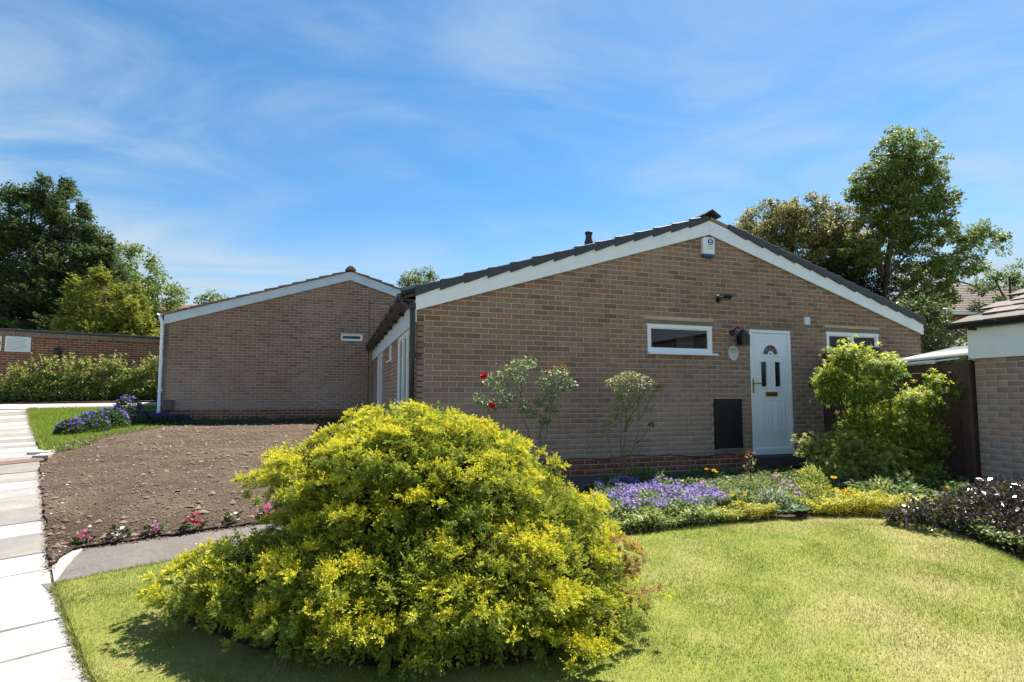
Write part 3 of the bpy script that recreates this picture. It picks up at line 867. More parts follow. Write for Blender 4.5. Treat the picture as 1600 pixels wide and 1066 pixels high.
def window_unit(parent, u0, u1, z0, z1, y, mull=(), trans=(), sill=True, axis='y', frame=.065, room=True, glass='glass', inset=.03):
    """axis 'y': in a wall facing -Y at y; axis 'x': in a wall facing -X at x=y"""
    def BX(mb, a0, a1, d0, d1, c0, c1):
        if axis == 'y': mb.box(a0, a1, y + d0, y + d1, c0, c1)
        else: mb.box(y + d0, y + d1, a0, a1, c0, c1)
    at = ((u0 + u1) / 2, y, z0) if axis == 'y' else (y, (u0 + u1) / 2, z0)
    base = wloc(parent)
    fr = MB()
    for (a0, a1, c0, c1) in ((u0, u1, z1 - frame, z1), (u0, u1, z0, z0 + frame), (u0, u0 + frame, z0 + frame, z1 - frame), (u1 - frame, u1, z0 + frame, z1 - frame)):
        BX(fr, a0, a1, inset - .03, inset + .04, c0, c1)
    for m_ in mull: BX(fr, m_ - .035, m_ + .035, inset - .028, inset + .038, z0 + frame, z1 - frame)
    for (t, a, b) in trans: BX(fr, a, b, inset - .026, inset + .036, t - .03, t + .03)
    w = fr.build('window', M['upvc'], parent, bevel=.004)
    bd = MB(); e = frame
    for (a0, a1, c0, c1) in ((u0 + e, u1 - e, z1 - e - .012, z1 - e), (u0 + e, u1 - e, z0 + e, z0 + e + .012), (u0 + e, u0 + e + .012, z0 + e + .012, z1 - e - .012), (u1 - e - .012, u1 - e, z0 + e + .012, z1 - e - .012)):
        BX(bd, a0, a1, inset - .012, inset + .005, c0, c1)
    bd.build('glazing_bead', M['upvc'], w)
    g = MB(); BX(g, u0 + e, u1 - e, inset + .006, inset + .012, z0 + e, z1 - e)
    g.build('pane', M[glass], w)
    if sill:
        s = MB(); BX(s, u0 - .005, u1 + .06, -.065, inset + .03, z0 - .035, z0 - .002)
        s.build('sill', M['upvc'], w, bevel=.005)
    if room:
        r = MB(); D = 1.2 if axis == 'y' else .5
        BX(r, u0 - .1, u1 + .1, D, D + .02, z0 - .5, z1 + .1)
        BX(r, u0 - .12, u0 - .1, .13, D, z0 - .5, z1 + .1); BX(r, u1 + .1, u1 + .12, .13, D, z0 - .5, z1 + .1)
        BX(r, u0 - .12, u1 + .12, .13, D, z1 + .1, z1 + .12); BX(r, u0 - .12, u1 + .12, .13, D, z0 - .52, z0 - .5)
        r.build('room_lining', M['room'], w)
    return w

house = empty('brick_bungalow', (X0, G0, EYE - 1.17), 'brown brick bungalow with dark grey verge tiles, white gable boards and a white front door', 'bungalow', 'brick bungalows')
W1 = (4.612, 5.812, EYE + .69, EYE + 1.137)
DR = (6.548, 7.405, EYE - .95, EYE + 1.12)
W2_ = (8.20, 9.43, EYE + .22, EYE + 1.143)
op = [(a - X0, b - X0, c, d) for (a, b, c, d) in (W1, DR, W2_)]
lint = [(W1[0] - .04, W1[1] + .03, W1[3], W1[3] + .055), (DR[0] - .01, DR[1] + .07, DR[3], DR[3] + .055), (W2_[0] - .03, W2_[1] + .03, W2_[3], W2_[3] + .06)]
op2 = op + [(a - X0, b - X0, c, d + .008) for (a, b, c, d) in lint] + [(5.795 - X0, 6.352 - X0, EYE - .84, EYE - .03)]
brick_wall(house, (X0, G0), (1, 0), (0, -1), X1 - X0, EYE - 1.30, lambda u: verge(u, X0, XA, X1, H0, HA) + .06, op2, 'brown', 300, plinth=(EYE - .905, 'red'), prefer=lambda u, z: z > EYE - .1, z_off=.012)
for l in lint:
    mb = MB(); mb.box(l[0], l[1], G0 - .008, G0 + .09, l[2] + .001, l[3]); mb.build('lintel', M['stone_sill'], house)
# side wall facing the bare bed
SW = [(7.80, 9.62, EYE - .9, EYE + 1.0), (10.62, 11.15, EYE + .70, EYE + 1.0), (12.5, 14.1, EYE - .9, EYE + 1.0)]
YB = 15.80
brick_wall(house, (X0 - .003, YB), (0, -1), (-1, 0), YB - G0, EYE - 1.25, lambda u: EYE + 1.05, [(YB - b, YB - a, c, d) for (a, b, c, d) in SW], 'brown', 0, z_off=.012)
mb = MB(); mb.box(X1 - .1, X1, G0 + .101, YB, EYE - 1.3, EYE + 1.35); mb.build('wall', M['brick_s'] if False else M['mortar_d'], house)
mb = MB(); mb.prism([(X0 + .1, EYE - 1.3), (X1, EYE - 1.3), (X1, H0), (XA, HA), (X0 + .1, H0)], 1, YB - .1, YB - .005); mb.build('wall', M['mortar'], house)
mb = MB(); mb.box(X0 - .03, X0 + .0, G0 - .02, YB, EYE + 1.0, EYE + 1.30); mb.build('fascia_board', M['board_old'], house)
mb = MB(); mb.box(X0 - .2, X0 - .03, G0 - .02, YB, EYE + 1.29, EYE + 1.305); mb.build('soffit', M['wood_dk'], house)
window_unit(house, 7.80, 9.62, EYE - .9, EYE + 1.0, X0, mull=(8.45, 9.0), trans=((EYE + .62, 7.86, 8.45),), sill=False, axis='x', room=True)
window_unit(house, 10.62, 11.15, EYE + .70, EYE + 1.0, X0, axis='x')
window_unit(house, 12.5, 14.1, EYE - .9, EYE + 1.0, X0, mull=(13.3,), sill=False, axis='x')
# curtains inside the tall side window
for ya in (7.9, 9.3):
    mb = MB()
    pts = [(X0 + .16 + .02 * math.sin(i * 1.7), ya + i * .03) for i in range(9)]
    for i in range(8):
        mb.add([(*pts[i], EYE - .8), (*pts[i + 1], EYE - .8), (*pts[i + 1], EYE + .95), (*pts[i], EYE + .95)], [(0, 1, 2, 3)])
    mb.build('curtain', M['curtain'], house, smooth=True)
w1 = window_unit(house, *W1, G0)
mb = MB(); mb.box(W1[0] + .74, W1[0] + 1.06, G0 + .30, G0 + .34, W1[2] - .1, W1[3] - .13); mb.build('cupboard', M['room_lt'], w1)
mb = MB(); mb.box(W1[0] + .08, W1[0] + .15, G0 + .10, G0 + .16, W1[2] + .05, W1[2] + .20); mb.build('white_box', M['box_white'], w1)
window_unit(house, *W2_, G0, mull=(8.80,))

# front door
def door():
    x0, x1, z0, z1 = DR
    y = G0 + .02
    d = empty('front_door', (0, 0, 0)); d.parent = house; d.location = Vector(((x0 + x1) / 2, y, z0)) - house.location
    fr = MB(); e = .055
    fr.box(x0, x1, y - .02, y + .05, z1 - e, z1); fr.box(x0, x0 + e, y - .02, y + .05, z0 + .07, z1 - e); fr.box(x1 - e, x1, y - .02, y + .05, z0 + .07, z1 - e)
    fr.box(x0 - .01, x1 + .03, y - .06, y + .05, z0, z0 + .07)
    fr.build('frame', M['upvc'], d, bevel=.004)
    # inner reveal profile
    a0, a1, b0, b1 = x0 + e + .004, x1 - e - .004, z0 + .074, z1 - e - .004
    pn = MB()
    # leaf made of stiles and rails round the glazed openings
    L1, L2 = (a0 + .165, a0 + .285), (a1 - .285, a1 - .165)
    gz0, gz1 = z0 + 1.12, z0 + 1.53
    cz, cr = z0 + 1.66, .155
    cx = (a0 + a1) / 2
    yf, ybk = y - .004, y + .04
    pn.box(a0, a1, yf, ybk, b0, gz0)                                   # lower part
    pn.box(a0, L1[0], yf, ybk, gz0, gz1); pn.box(L1[1], L2[0], yf, ybk, gz0, gz1); pn.box(L2[1], a1, yf, ybk, gz0, gz1)
    pn.box(a0, a1, yf, ybk, gz1, cz - .02)
    # top with a half-round opening
    arc = [(cx + cr * math.cos(math.pi * i / 14), cz + cr * math.sin(math.pi * i / 14)) for i in range(15)]
    pn.box(a0, cx - cr, yf, ybk, cz - .02, b1); pn.box(cx + cr, a1, yf, ybk, cz - .02, b1)
    for i in range(14):
        (p0, q0), (p1, q1) = arc[i], arc[i + 1]
        pn.prism([(p0, q0), (p0, b1), (p1, b1), (p1, q1)], 1, yf, ybk)
    pn.box(cx - cr, cx + cr, yf, ybk, cz - .02, cz)
    pn.build('door_leaf', M['upvc'], d)
    # weather bar, edge bead
    m = MB(); m.box(a0, a1, yf - .03, yf, b0, b0 + .035); m.build('weather_bar', M['upvc'], d, bevel=.006)
    m = MB()
    for (p, q, r, s) in ((a0 + .035, a1 - .035, b1 - .05, b1 - .04), (a0 + .035, a0 + .043, b0 + .09, b1 - .05), (a1 - .043, a1 - .035, b0 + .09, b1 - .05), (a0 + .035, a1 - .035, b0 + .08, b0 + .09)):
        m.box(p, q, yf - .006, yf, r, s)
    m.build('edge_moulding', M['upvc'], d, bevel=.002)
    # mouldings round panels and glass
    def mould(p, q, r, s, w=.022, t=.014, name='panel_moulding'):
        m = MB()
        m.box(p - w, q + w, yf - t, yf, s, s + w); m.box(p - w, q + w, yf - t, yf, r - w, r)
        m.box(p - w, p, yf - t, yf, r, s); m.box(q, q + w, yf - t, yf, r, s)
        m.build(name, M['upvc'], d, bevel=.005)
    for L_ in (L1, L2):
        mould(L_[0], L_[1], gz0, gz1)
        m = MB(); m.box(L_[0], L_[1], y + .012, y + .018, gz0, gz1); m.build('glass_panel', M['glass_dk'], d)
        lo = (L_[0] - .02, L_[1] + .03)
        m = MB(); m.box(L_[0] - .01, L_[1] + .01, yf - .010, yf, z0 + .40, z0 + .86); m.build('raised_panel', M['upvc'], d, bevel=.008)
        mould(L_[0] - .028, L_[1] + .028, z0 + .38, z0 + .88, w=.016, t=.010)
    ring = MB(); r1 = cr + .028
    for i in range(14):
        t0, t1 = math.pi * i / 14, math.pi * (i + 1) / 14
        P = [(cx + r * math.cos(t), cz + r * math.sin(t)) for (r, t) in ((cr, t0), (r1, t0), (r1, t1), (cr, t1))]
        ring.prism(P, 1, yf - .014, yf)
    ring.box(cx - r1 - .02, cx - .06, yf - .014, yf, cz - .03, cz); ring.box(cx + .06, cx + r1 + .02, yf - .014, yf, cz - .03, cz)
    for i in range(8):
        t0, t1 = math.pi * i / 8, math.pi * (i + 1) / 8
        P = [(cx + r * math.cos(t), cz - .01 + r * math.sin(t)) for (r, t) in ((.032, t0), (.062, t0), (.062, t1), (.032, t1))]
        ring.prism(P, 1, yf - .013, yf)
    ring.build('arch_moulding', M['upvc'], d)
    m = MB(); m.prism([p for p in arc], 1, y + .012, y + .018); m.build('arch_glass', M['glass_dk'], d)
    m = MB()
    for t in (.25, .5, .75):
        m.tube([(cx + .06 * math.cos(math.pi * t), y + .008, cz + .06 * math.sin(math.pi * t)), (cx + cr * math.cos(math.pi * t), y + .008, cz + cr * math.sin(math.pi * t))], .003, 5)
    m.build('leading', M['room_lt'], d)
    m = MB(); m.box(cx - .125, cx + .125, yf - .010, yf, z0 + .955, z0 + 1.03); lb = m.build('letterbox', M['brass'], d, bevel=.003)
    m = MB(); m.box(cx - .10, cx + .10, yf - .014, yf - .010, z0 + .968, z0 + 1.017); m.build('flap', M['brass'], lb, bevel=.002)
    m = MB(); m.box(a0 - .03, a0 + .005, yf - .020, yf - .002, z0 + 1.01, z0 + 1.25)
    hd = m.build('handle', M['brass'], d, bevel=.003)
    m = MB(); m.tube([(a0 - .012, yf - .02, z0 + 1.17), (a0 - .012, yf - .05, z0 + 1.17), (a0 + .03, yf - .055, z0 + 1.172), (a0 + .12, yf - .055, z0 + 1.168)], .009, 7); m.build('lever', M['brass'], hd, smooth=True)
    m = MB(); m.box(x0, x1, y + .6, y + .62, z0, z1); m.build('hall_back', M['room'], d)
    return d
door()
mb = MB(); mb.box(DR[0] - .08, DR[1] + .12, G0 - .22, G0 + .05, EYE - 1.14, EYE - .955); mb.build('door_step', M['tarmac_d'], house, bevel=.008)

gable_roof(house, X0, XA, X1, H0, HA, G0, YB, .235, 'dark')
# eaves gutter, brackets and tile ends along the side
def gutter(parent, x, y0, y1, z, r, m, name='gutter', outx=-1):
    prof = [(x + r * math.cos(t), z + r * math.sin(t)) for t in [math.pi + math.pi * i / 8 for i in range(9)]] + [(x + (r - .006) * math.cos(t), z + (r - .006) * math.sin(t)) for t in [2 * math.pi - math.pi * i / 8 for i in range(9)]]
    mb = MB(); mb.prism(prof, 1, y0, y1)
    return mb.build(name, m, parent, smooth=False)
gt = gutter(house, X0 - .17, G0 - .04, YB - .3, EYE + 1.375, .062, M['gutter_old'])
y = G0 + .25
while y < YB - .5:
    mb = MB(); mb.box(X0 - .245, X0 - .1, y, y + .03, EYE + 1.30, EYE + 1.33); mb.box(X0 - .245, X0 - .235, y, y + .03, EYE + 1.30, EYE + 1.40); mb.box(X0 - .11, X0 - .01, y, y + .03, EYE + 1.24, EYE + 1.33)
    mb.build('bracket', M['black_pl'], gt); y += .9
y = G0 + .1
while y < YB:
    mb = MB(); mb.tube([(X0 - .20, y, EYE + 1.43), (X0 + .05, y, EYE + 1.50)], .05, 6); mb.build('eaves_tile_roll', M['tile_dark'], house); y += .45
mb = MB()
mb.tube([(X0 - .17, G0 + .08, EYE + 1.33), (X0 - .17, G0 + .05, EYE + 1.27), (X0 - .075, G0 - .03, EYE + 1.19), (X0 - .062, G0 - .035, EYE + 1.12), (X0 - .062, G0 - .035, EYE - 1.15)], .036, 12)
dp = mb.build('downpipe', M['black_pl'], house, smooth=True)
for z in (1.18, .52, -.4):
    mb = MB(); mb.tube([(X0 - .062, G0 - .035, EYE + z), (X0 - .062, G0 - .035, EYE + z + .07)], .044, 12)
    mb.box(X0 - .03, X0 + .06, G0 - .02, G0 - .003, EYE + z + .01, EYE + z + .05); mb.build('pipe_clip', M['black_pl'], dp)
mb = MB(); mb.tube([(X0 - .17, G0 + .08, EYE + 1.33), (X0 - .17, G0 + .08, EYE + 1.385)], [.05, .075], 10); mb.build('gutter_outlet', M['black_pl'], dp)
# terracotta vent on the roof
mb = MB(); vx, vy = 4.36, 8.88
mb.tube([(vx, vy, EYE + 2.35), (vx, vy, EYE + 2.74), (vx, vy, EYE + 2.80), (vx, vy, EYE + 2.86), (vx, vy, EYE + 2.93), (vx, vy, EYE + 2.95), (vx, vy, EYE + 2.98)], [.085, .085, .08, .06, .055, .072, .072], 14)
mb.build('roof_vent', M['gutter_old'], house, smooth=True)
# cable clipped above the red footing
mb = MB(); xs = np.linspace(2.2, 6.2, 40)
mb.tube([(x, G0 - .012, EYE - .90 + .012 * math.sin(x * 3.1) + .015 * math.sin(x * 7.7) - .02 * (x > 5)) for x in xs], .006, 5)
mb.build('cable', M['black_pl'], house)

# fittings on the gable: things of their own
def on_gable(name, x, z, lab, cat): return empty(name, (x, G0, z), lab, cat)
t = on_gable('alarm_box', 5.738, EYE + 2.25, 'white burglar alarm box with round blue badge under the gable apex', 'alarm box')
mb = MB(); mb.prism([(5.625, EYE + 2.30), (5.852, EYE + 2.30), (5.852, EYE + 2.56), (5.80, EYE + 2.575), (5.67, EYE + 2.575), (5.625, EYE + 2.56)], 1, G0 - .075, G0 - .004); mb.build('case', M['box_white'], t, bevel=.008)
mb = MB(); mb.prism([(5.628, EYE + 2.297), (5.849, EYE + 2.297), (5.835, EYE + 2.245), (5.642, EYE + 2.245)], 1, G0 - .073, G0 - .004); mb.build('strobe_lens', M['blue'], t, bevel=.006)
mb = MB(); cx, cz = 5.765, EYE + 2.50
mb.prism([(cx + .052 * math.cos(a), cz + .052 * math.sin(a)) for a in np.linspace(0, 2 * math.pi, 25)[:-1]], 1, G0 - .078, G0 - .0752); bd = mb.build('badge', M['blue'], t)
mb = MB()
mb.prism([(cx - .034, cz - .012), (cx - .018, cz - .012), (cx + .002, cz + .03), (cx - .004, cz + .044)], 1, G0 - .080, G0 - .0782)
mb.prism([(cx + .034, cz - .012), (cx + .018, cz - .012), (cx - .002, cz + .03), (cx + .004, cz + .044)], 1, G0 - .0803, G0 - .0785)
mb.prism([(cx - .028, cz - .033), (cx + .028, cz - .033), (cx + .034, cz - .022), (cx - .034, cz - .022)], 1, G0 - .080, G0 - .0782)
mb.build('badge_mark', M['sign_w'], bd)
mb = MB()
for k, (w, zz) in enumerate(((.14, 2.415), (.10, 2.385))):
    for i in range(9): mb.box(5.765 - w / 2 + i * w / 9, 5.765 - w / 2 + (i + .7) * w / 9, G0 - .0765, G0 - .0752, EYE + zz, EYE + zz + .010)
mb.build('print', M['ink'], t)['kind'] = 'stuff'
t = on_gable('floodlight', 5.93, EYE + 1.56, 'small black security floodlight with sensor high on the brick gable', 'security light')
mb = MB(); mb.tube([(5.93, G0 - .002, EYE + 1.56), (5.93, G0 - .03, EYE + 1.56)], .038, 12); mb.build('back_plate', M['dark_metal'], t)
mb = MB(); mb.tube([(5.93, G0 - .03, EYE + 1.56), (5.95, G0 - .08, EYE + 1.59), (5.99, G0 - .12, EYE + 1.60)], .014, 7); mb.build('arm', M['dark_metal'], t)
mb = MB(); mb.add([(5.95, G0 - .20, EYE + 1.56), (6.06, G0 - .16, EYE + 1.56), (6.08, G0 - .20, EYE + 1.62), (5.96, G0 - .25, EYE + 1.62), (5.94, G0 - .12, EYE + 1.59), (6.05, G0 - .09, EYE + 1.59), (6.06, G0 - .11, EYE + 1.64), (5.95, G0 - .15, EYE + 1.64)], [(0, 1, 2, 3), (4, 7, 6, 5), (0, 4, 5, 1), (1, 5, 6, 2), (2, 6, 7, 3), (3, 7, 4, 0)])
mb.build('lamp_head', M['dark_metal'], t, bevel=.006)
mb = MB(); mb.tube([(5.90, G0 - .05, EYE + 1.60), (5.86, G0 - .10, EYE + 1.63)], [.026, .030], 10); mb.build('motion_sensor', M['black_pl'], t)
mb = MB(); mb.tube([(5.86, G0 - .10, EYE + 1.63), (5.85, G0 - .115, EYE + 1.633)], [.024, .015], 10); mb.build('sensor_lens', M['box_white'], t)

t = on_gable('wall_lantern', 6.27, EYE + .98, 'black coach lantern on the brick wall between small window and door', 'wall lantern')
mb = MB(); mb.tube([(6.20, G0 - .002, EYE + 1.045), (6.20, G0 - .03, EYE + 1.045)], [.055, .045], 14); mb.build('back_plate', M['dark_metal'], t)
mb = MB(); mb.tube([(6.20, G0 - .02, EYE + 1.045), (6.20, G0 - .08, EYE + 1.10), (6.21, G0 - .12, EYE + 1.12), (6.23, G0 - .16, EYE + 1.09)], .012, 7); mb.tube([(6.215, G0 - .12, EYE + 1.11), (6.215, G0 - .12, EYE + 1.15)], [.012, .004], 6); mb.build('arm', M['dark_metal'], t)
lx, ly = 6.27, G0 - .17
mb = MB(); mb.tube([(lx, ly, EYE + 1.085), (lx, ly, EYE + 1.06), (lx, ly, EYE + 1.02), (lx, ly, EYE + .985), (lx, ly, EYE + .975)], [.012, .045, .075, .105, .105], 8); mb.build('hood', M['dark_metal'], t)
mb = MB()
for a in range(4):
    c, s = math.cos(math.pi / 4 + a * math.pi / 2), math.sin(math.pi / 4 + a * math.pi / 2)
    mb.tube([(lx + .10 * c, ly + .10 * s, EYE + .975), (lx + .095 * c, ly + .095 * s, EYE + .84)], .006, 5)
mb.box(lx - .075, lx + .075, ly - .075, ly + .075, EYE + .825, EYE + .84); mb.build('cage', M['dark_metal'], t)
mb = MB()
for (a0, a1, b0, b1) in ((-.066, .066, -.067, -.064), (-.066, .066, .064, .067), (-.069, -.0665, -.064, .064), (.0665, .069, -.064, .064)):
    mb.box(lx + a0, lx + a1, ly + b0, ly + b1, EYE + .842, EYE + .974)
mb.build('lantern_glass', M['glass_dk'], t)

t = on_gable('house_plaque', 6.205, EYE + .60, 'pale round ceramic plaque with worn dark lettering below the black lantern', 'plaque')
mb = MB(); mb.prism([(6.205 + .10 * math.cos(a), EYE + .71 + .125 * math.sin(a)) for a in np.linspace(0, 2 * math.pi, 29)[:-1]], 1, G0 - .022, G0 - .004); mb.build('disc', M['ceramic'], t, bevel=.004)
mb = MB()
for i in range(16):
    a = math.pi * (.16 + .68 * i / 15); x, z = 6.205 + .070 * math.cos(a), EYE + .715 + .06 * math.sin(a)
    mb.box(x - .003 - .002 * (i % 3), x + .004, G0 - .0245, G0 - .0222, z - .010 - .004 * (i % 2), z + .010)
for i in range(7):
    x = 6.165 + i * .013; mb.box(x, x + .008, G0 - .0245, G0 - .0222, EYE + .715 + .008 * math.sin(i * 2), EYE + .735 + .01 * math.sin(i * 3.1))
for dx_ in (-.08, .08): mb.box(6.205 + dx_ - .004, 6.205 + dx_ + .004, G0 - .025, G0 - .0222, EYE + .706, EYE + .714)
mb.build('lettering', M['ink'], t)['kind'] = 'stuff'

t = on_gable('air_vent', 7.765, EYE + 1.24, 'small square white air vent on the brick to the right above the door', 'air vent')
mb = MB(); mb.box(7.70, 7.83, G0 - .022, G0 - .004, EYE + 1.235, EYE + 1.375); mb.build('case', M['board_old'], t, bevel=.004)
for k in range(5):
    mb = MB(); mb.box(7.718, 7.812, G0 - .030, G0 - .0225, EYE + 1.252 + k * .024, EYE + 1.264 + k * .024); mb.build('louvre', M['board'], t)
t = on_gable('key_safe', 7.80, EYE + .18, 'small black key safe with grey keypad on the wall beside the fence', 'key safe')
mb = MB(); mb.box(7.755, 7.845, G0 - .05, G0 - .004, EYE + .185, EYE + .32); mb.build('case', M['dark_metal'], t, bevel=.008)
mb = MB(); mb.box(7.785, 7.838, G0 - .056, G0 - .0505, EYE + .20, EYE + .305); kp = mb.build('keypad', M['ink'], t, bevel=.003)
for r_ in range(4):
    for c_ in range(2):
        mb = MB(); mb.box(7.793 + c_ * .021, 7.808 + c_ * .021, G0 - .060, G0 - .0565, EYE + .208 + r_ * .024, EYE + .222 + r_ * .024); mb.build('key', M['box_white'], kp)
t = on_gable('meter_box', 6.075, EYE - .84, 'black rectangular meter cupboard set in the brick left of the door', 'meter box')
mb = MB(); mb.box(5.797, 6.350, G0 - .012, G0 + .09, EYE - .838, EYE - .032); mb.build('case', M['black_pl'], t, bevel=.004)
mb = MB(); mb.box(5.835, 6.335, G0 - .030, G0 - .0125, EYE - .822, EYE - .052); dr_ = mb.build('cover', M['black_pl'], t, bevel=.006)
mb = MB(); mb.box(5.86, 6.31, G0 - .036, G0 - .0305, EYE - .835, EYE - .826); mb.build('sill_strip', M['ink'], t)

# =================================================================== THE FAR BUNGALOW
FX0, FXA, FX1 = -4.065, .406, 4.9
FH0, FHA = EYE + 1.825, EYE + 3.245
FY = 15.83
far = empty('brick_bungalow', (FX0, FY, EYE - .65), 'farther brown brick bungalow with brown tiled gable roof and white downpipe', 'bungalow', 'brick bungalows')
FW = (.185, .755, EYE + 1.555, EYE + 1.73)
brick_wall(far, (FX0, FY), (1, 0), (0, -1), FX1 - FX0, EYE - .95, lambda u: verge(u, FX0, FXA, FX1, FH0, FHA) + .05, [(FW[0] - FX0, FW[1] - FX0, FW[2], FW[3])], 'brown', 300, plinth=(EYE - .33, 'red'), prefer=lambda u, z: z > EYE + .1)
brick_wall(far, (FX0 - .003, FY + 11), (0, -1), (-1, 0), 11, EYE - .5, lambda u: FH0 + .1, [], 'brown', 0)
mb = MB(); mb.prism([(FX0 + .1, EYE - .9), (FX1 - .11, EYE - .9), (FX1 - .11, FH0), (FXA, FHA), (FX0 + .1, FH0)], 1, FY + 10.9, FY + 10.99); mb.box(FX1 - .1, FX1, FY + .102, FY + 10.99, EYE - .9, FH0 + .1); mb.build('wall', M['mortar'], far)
gable_roof(far, FX0, FXA, FX1, FH0, FHA, FY, FY + 11, .24, 'brown')
window_unit(far, *FW, FY, frame=.035, sill=False)
for xx in (.20, .61):
    mb = MB(); mb.box(xx, xx + .025, FY - .012, FY - .004, EYE + 1.80, EYE + 1.90); mb.build('weep_slot', M['black_pl'], far)
gutter(far, FX0 - .10, FY - .12, FY + 11, FH0 + .265, .06, M['upvc'])
mb = MB(); mb.tube([(FX0 - .10, FY - .02, FH0 + .24), (FX0 - .10, FY - .05, FH0 + .16), (FX0 - .055, FY - .06, FH0 + .05), (FX0 - .045, FY - .06, FH0 - .1), (FX0 - .045, FY - .06, EYE - .58), (FX0 - .06, FY - .10, EYE - .63)], .038, 12)
dp2 = mb.build('downpipe', M['upvc'], far, smooth=True)
for z in (1.2, .1, -.4):
    mb = MB(); mb.tube([(FX0 - .045, FY - .06, EYE + z), (FX0 - .045, FY - .06, EYE + z + .06)], .045, 12); mb.build('pipe_clip', M['upvc'], dp2)
mb = MB(); mb.tube([(.93, FY - .010, EYE - .75), (.93, FY - .010, EYE + 2.8)], .010, 5); mb.build('movement_joint', M['mortar_d'], far)
t = empty('meter_box', (-3.88, FY, EYE - .35), 'small weathered grey box low on the far bungalow beside its white downpipe', 'meter box')
mb = MB(); mb.box(-3.99, -3.80, FY - .11, FY - .004, EYE - .34, EYE - .10); mb.build('case', M['tarmac'], t, bevel=.01)
mb = MB(); mb.box(-4.0, -3.79, FY - .125, FY - .004, EYE - .098, EYE - .085); mb.build('lid', M['tarmac'], t)

# black planter and saucer at the far bungalow's corner
gz = float(Gz(-4.4, 16.0)) + .03
t = empty('plant_pot', (-4.36, 15.95, gz), 'square black plant pot standing at the foot of the white downpipe', 'plant pot')
def frust(mb, x, y, z0, z1, a, b):
    mb.add([(x - a, y - a, z0), (x + a, y - a, z0), (x + a, y + a, z0), (x - a, y + a, z0), (x - b, y - b, z1), (x + b, y - b, z1), (x + b, y + b, z1), (x - b, y + b, z1)], [(3, 2, 1, 0), (4, 5, 6, 7), (0, 1, 5, 4), (1, 2, 6, 5), (2, 3, 7, 6), (3, 0, 4, 7)]); return mb
frust(MB(), -4.36, 15.95, gz, gz + .22, .10, .145).build('body', M['pot'], t)
frust(MB(), -4.36, 15.95, gz + .22, gz + .26, .165, .165).build('rim', M['pot'], t, bevel=.006)
frust(MB(), -4.36, 15.95, gz + .255, gz + .262, .14, .14).build('soil', M['ground'], t)
t = empty('saucer', (-4.3, 15.45, gz), 'shallow white dish lying among purple flowers near the black pot', 'dish')
mb = MB(); mb.tube([(-4.3, 15.45, gz + .05), (-4.3, 15.45, gz + .10)], [.12, .17], 16); mb.build('dish', M['sign_w'], t)

# =================================================================== GARAGE ON THE RIGHT
GX, GYc = 7.70, 4.77
gar = empty('brick_garage', (GX, GYc, EYE - 1.18), 'pale brick garage at the right edge with white fascia and brown lapped tiles', 'garage')
brick_wall(gar, (GX, GYc), (0, -1), (-1, 0), 5.4, EYE - 1.42, lambda u: EYE + .49, [], 'pale', 300, mortar='mortar')
brick_wall(gar, (GX + 3.0, GYc + .003), (-1, 0), (0, 1), 2.99, EYE - 1.42, lambda u: EYE + .49 + .0, [], 'pale', 0)
mb = MB(); mb.box(GX + 2.9, GX + 3.0, GYc - 5.4, GYc - .11, EYE - 1.42, EYE + .5); mb.box(GX + .11, GX + 2.89, GYc - 5.4, GYc - 5.3, EYE - 1.42, EYE + .5); mb.build('wall', M['mortar'], gar)
mb = MB(); mb.box(GX - .035, GX - .006, GYc - 5.4, GYc + .02, EYE + .478, EYE + .86); mb.build('fascia_board', M['board'], gar, bevel=.003)
mb = MB(); mb.box(GX - .034, GX + 3.0, GYc + .021, GYc + .05, EYE + .49, EYE + .86); mb.build('end_board', M['board'], gar, bevel=.003)
gg = gutter(gar, GX - .11, GYc - 5.4, GYc + .20, EYE + .915, .06, M['black_pl'])
mb = MB(); mb.box(GX - .14, GX - .036, GYc - .07, GYc - .03, EYE + .83, EYE + .86); mb.build('bracket', M['black_pl'], gg)
RP = math.radians(21); tl = .36
deck = MB(); deck.prism([(GX - .10, EYE + .90), (GX + 1.5, EYE + .90 + 1.6 * math.tan(RP)), (GX + 3.1, EYE + .90), (GX + 3.1, EYE + .88), (GX + 1.5, EYE + .86 + 1.6 * math.tan(RP)), (GX - .10, EYE + .88)], 1, GYc - 5.4, GYc + .10)
deck.build('roof_deck', M['wood_dk'], gar)
mb = MB(); mb.prism([(GX + .02, EYE + .86), (GX + 1.5, EYE + .86 + 1.45 * math.tan(RP)), (GX + 2.98, EYE + .86)], 1, GYc - .1, GYc + .02); mb.build('gable_end', M['board'], gar)
tcols = [(.145, .105, .088), (.115, .085, .075), (.17, .125, .105), (.095, .072, .064)]
tme = None; cnt = 0
ca_, sa_ = math.cos(RP), math.sin(RP)
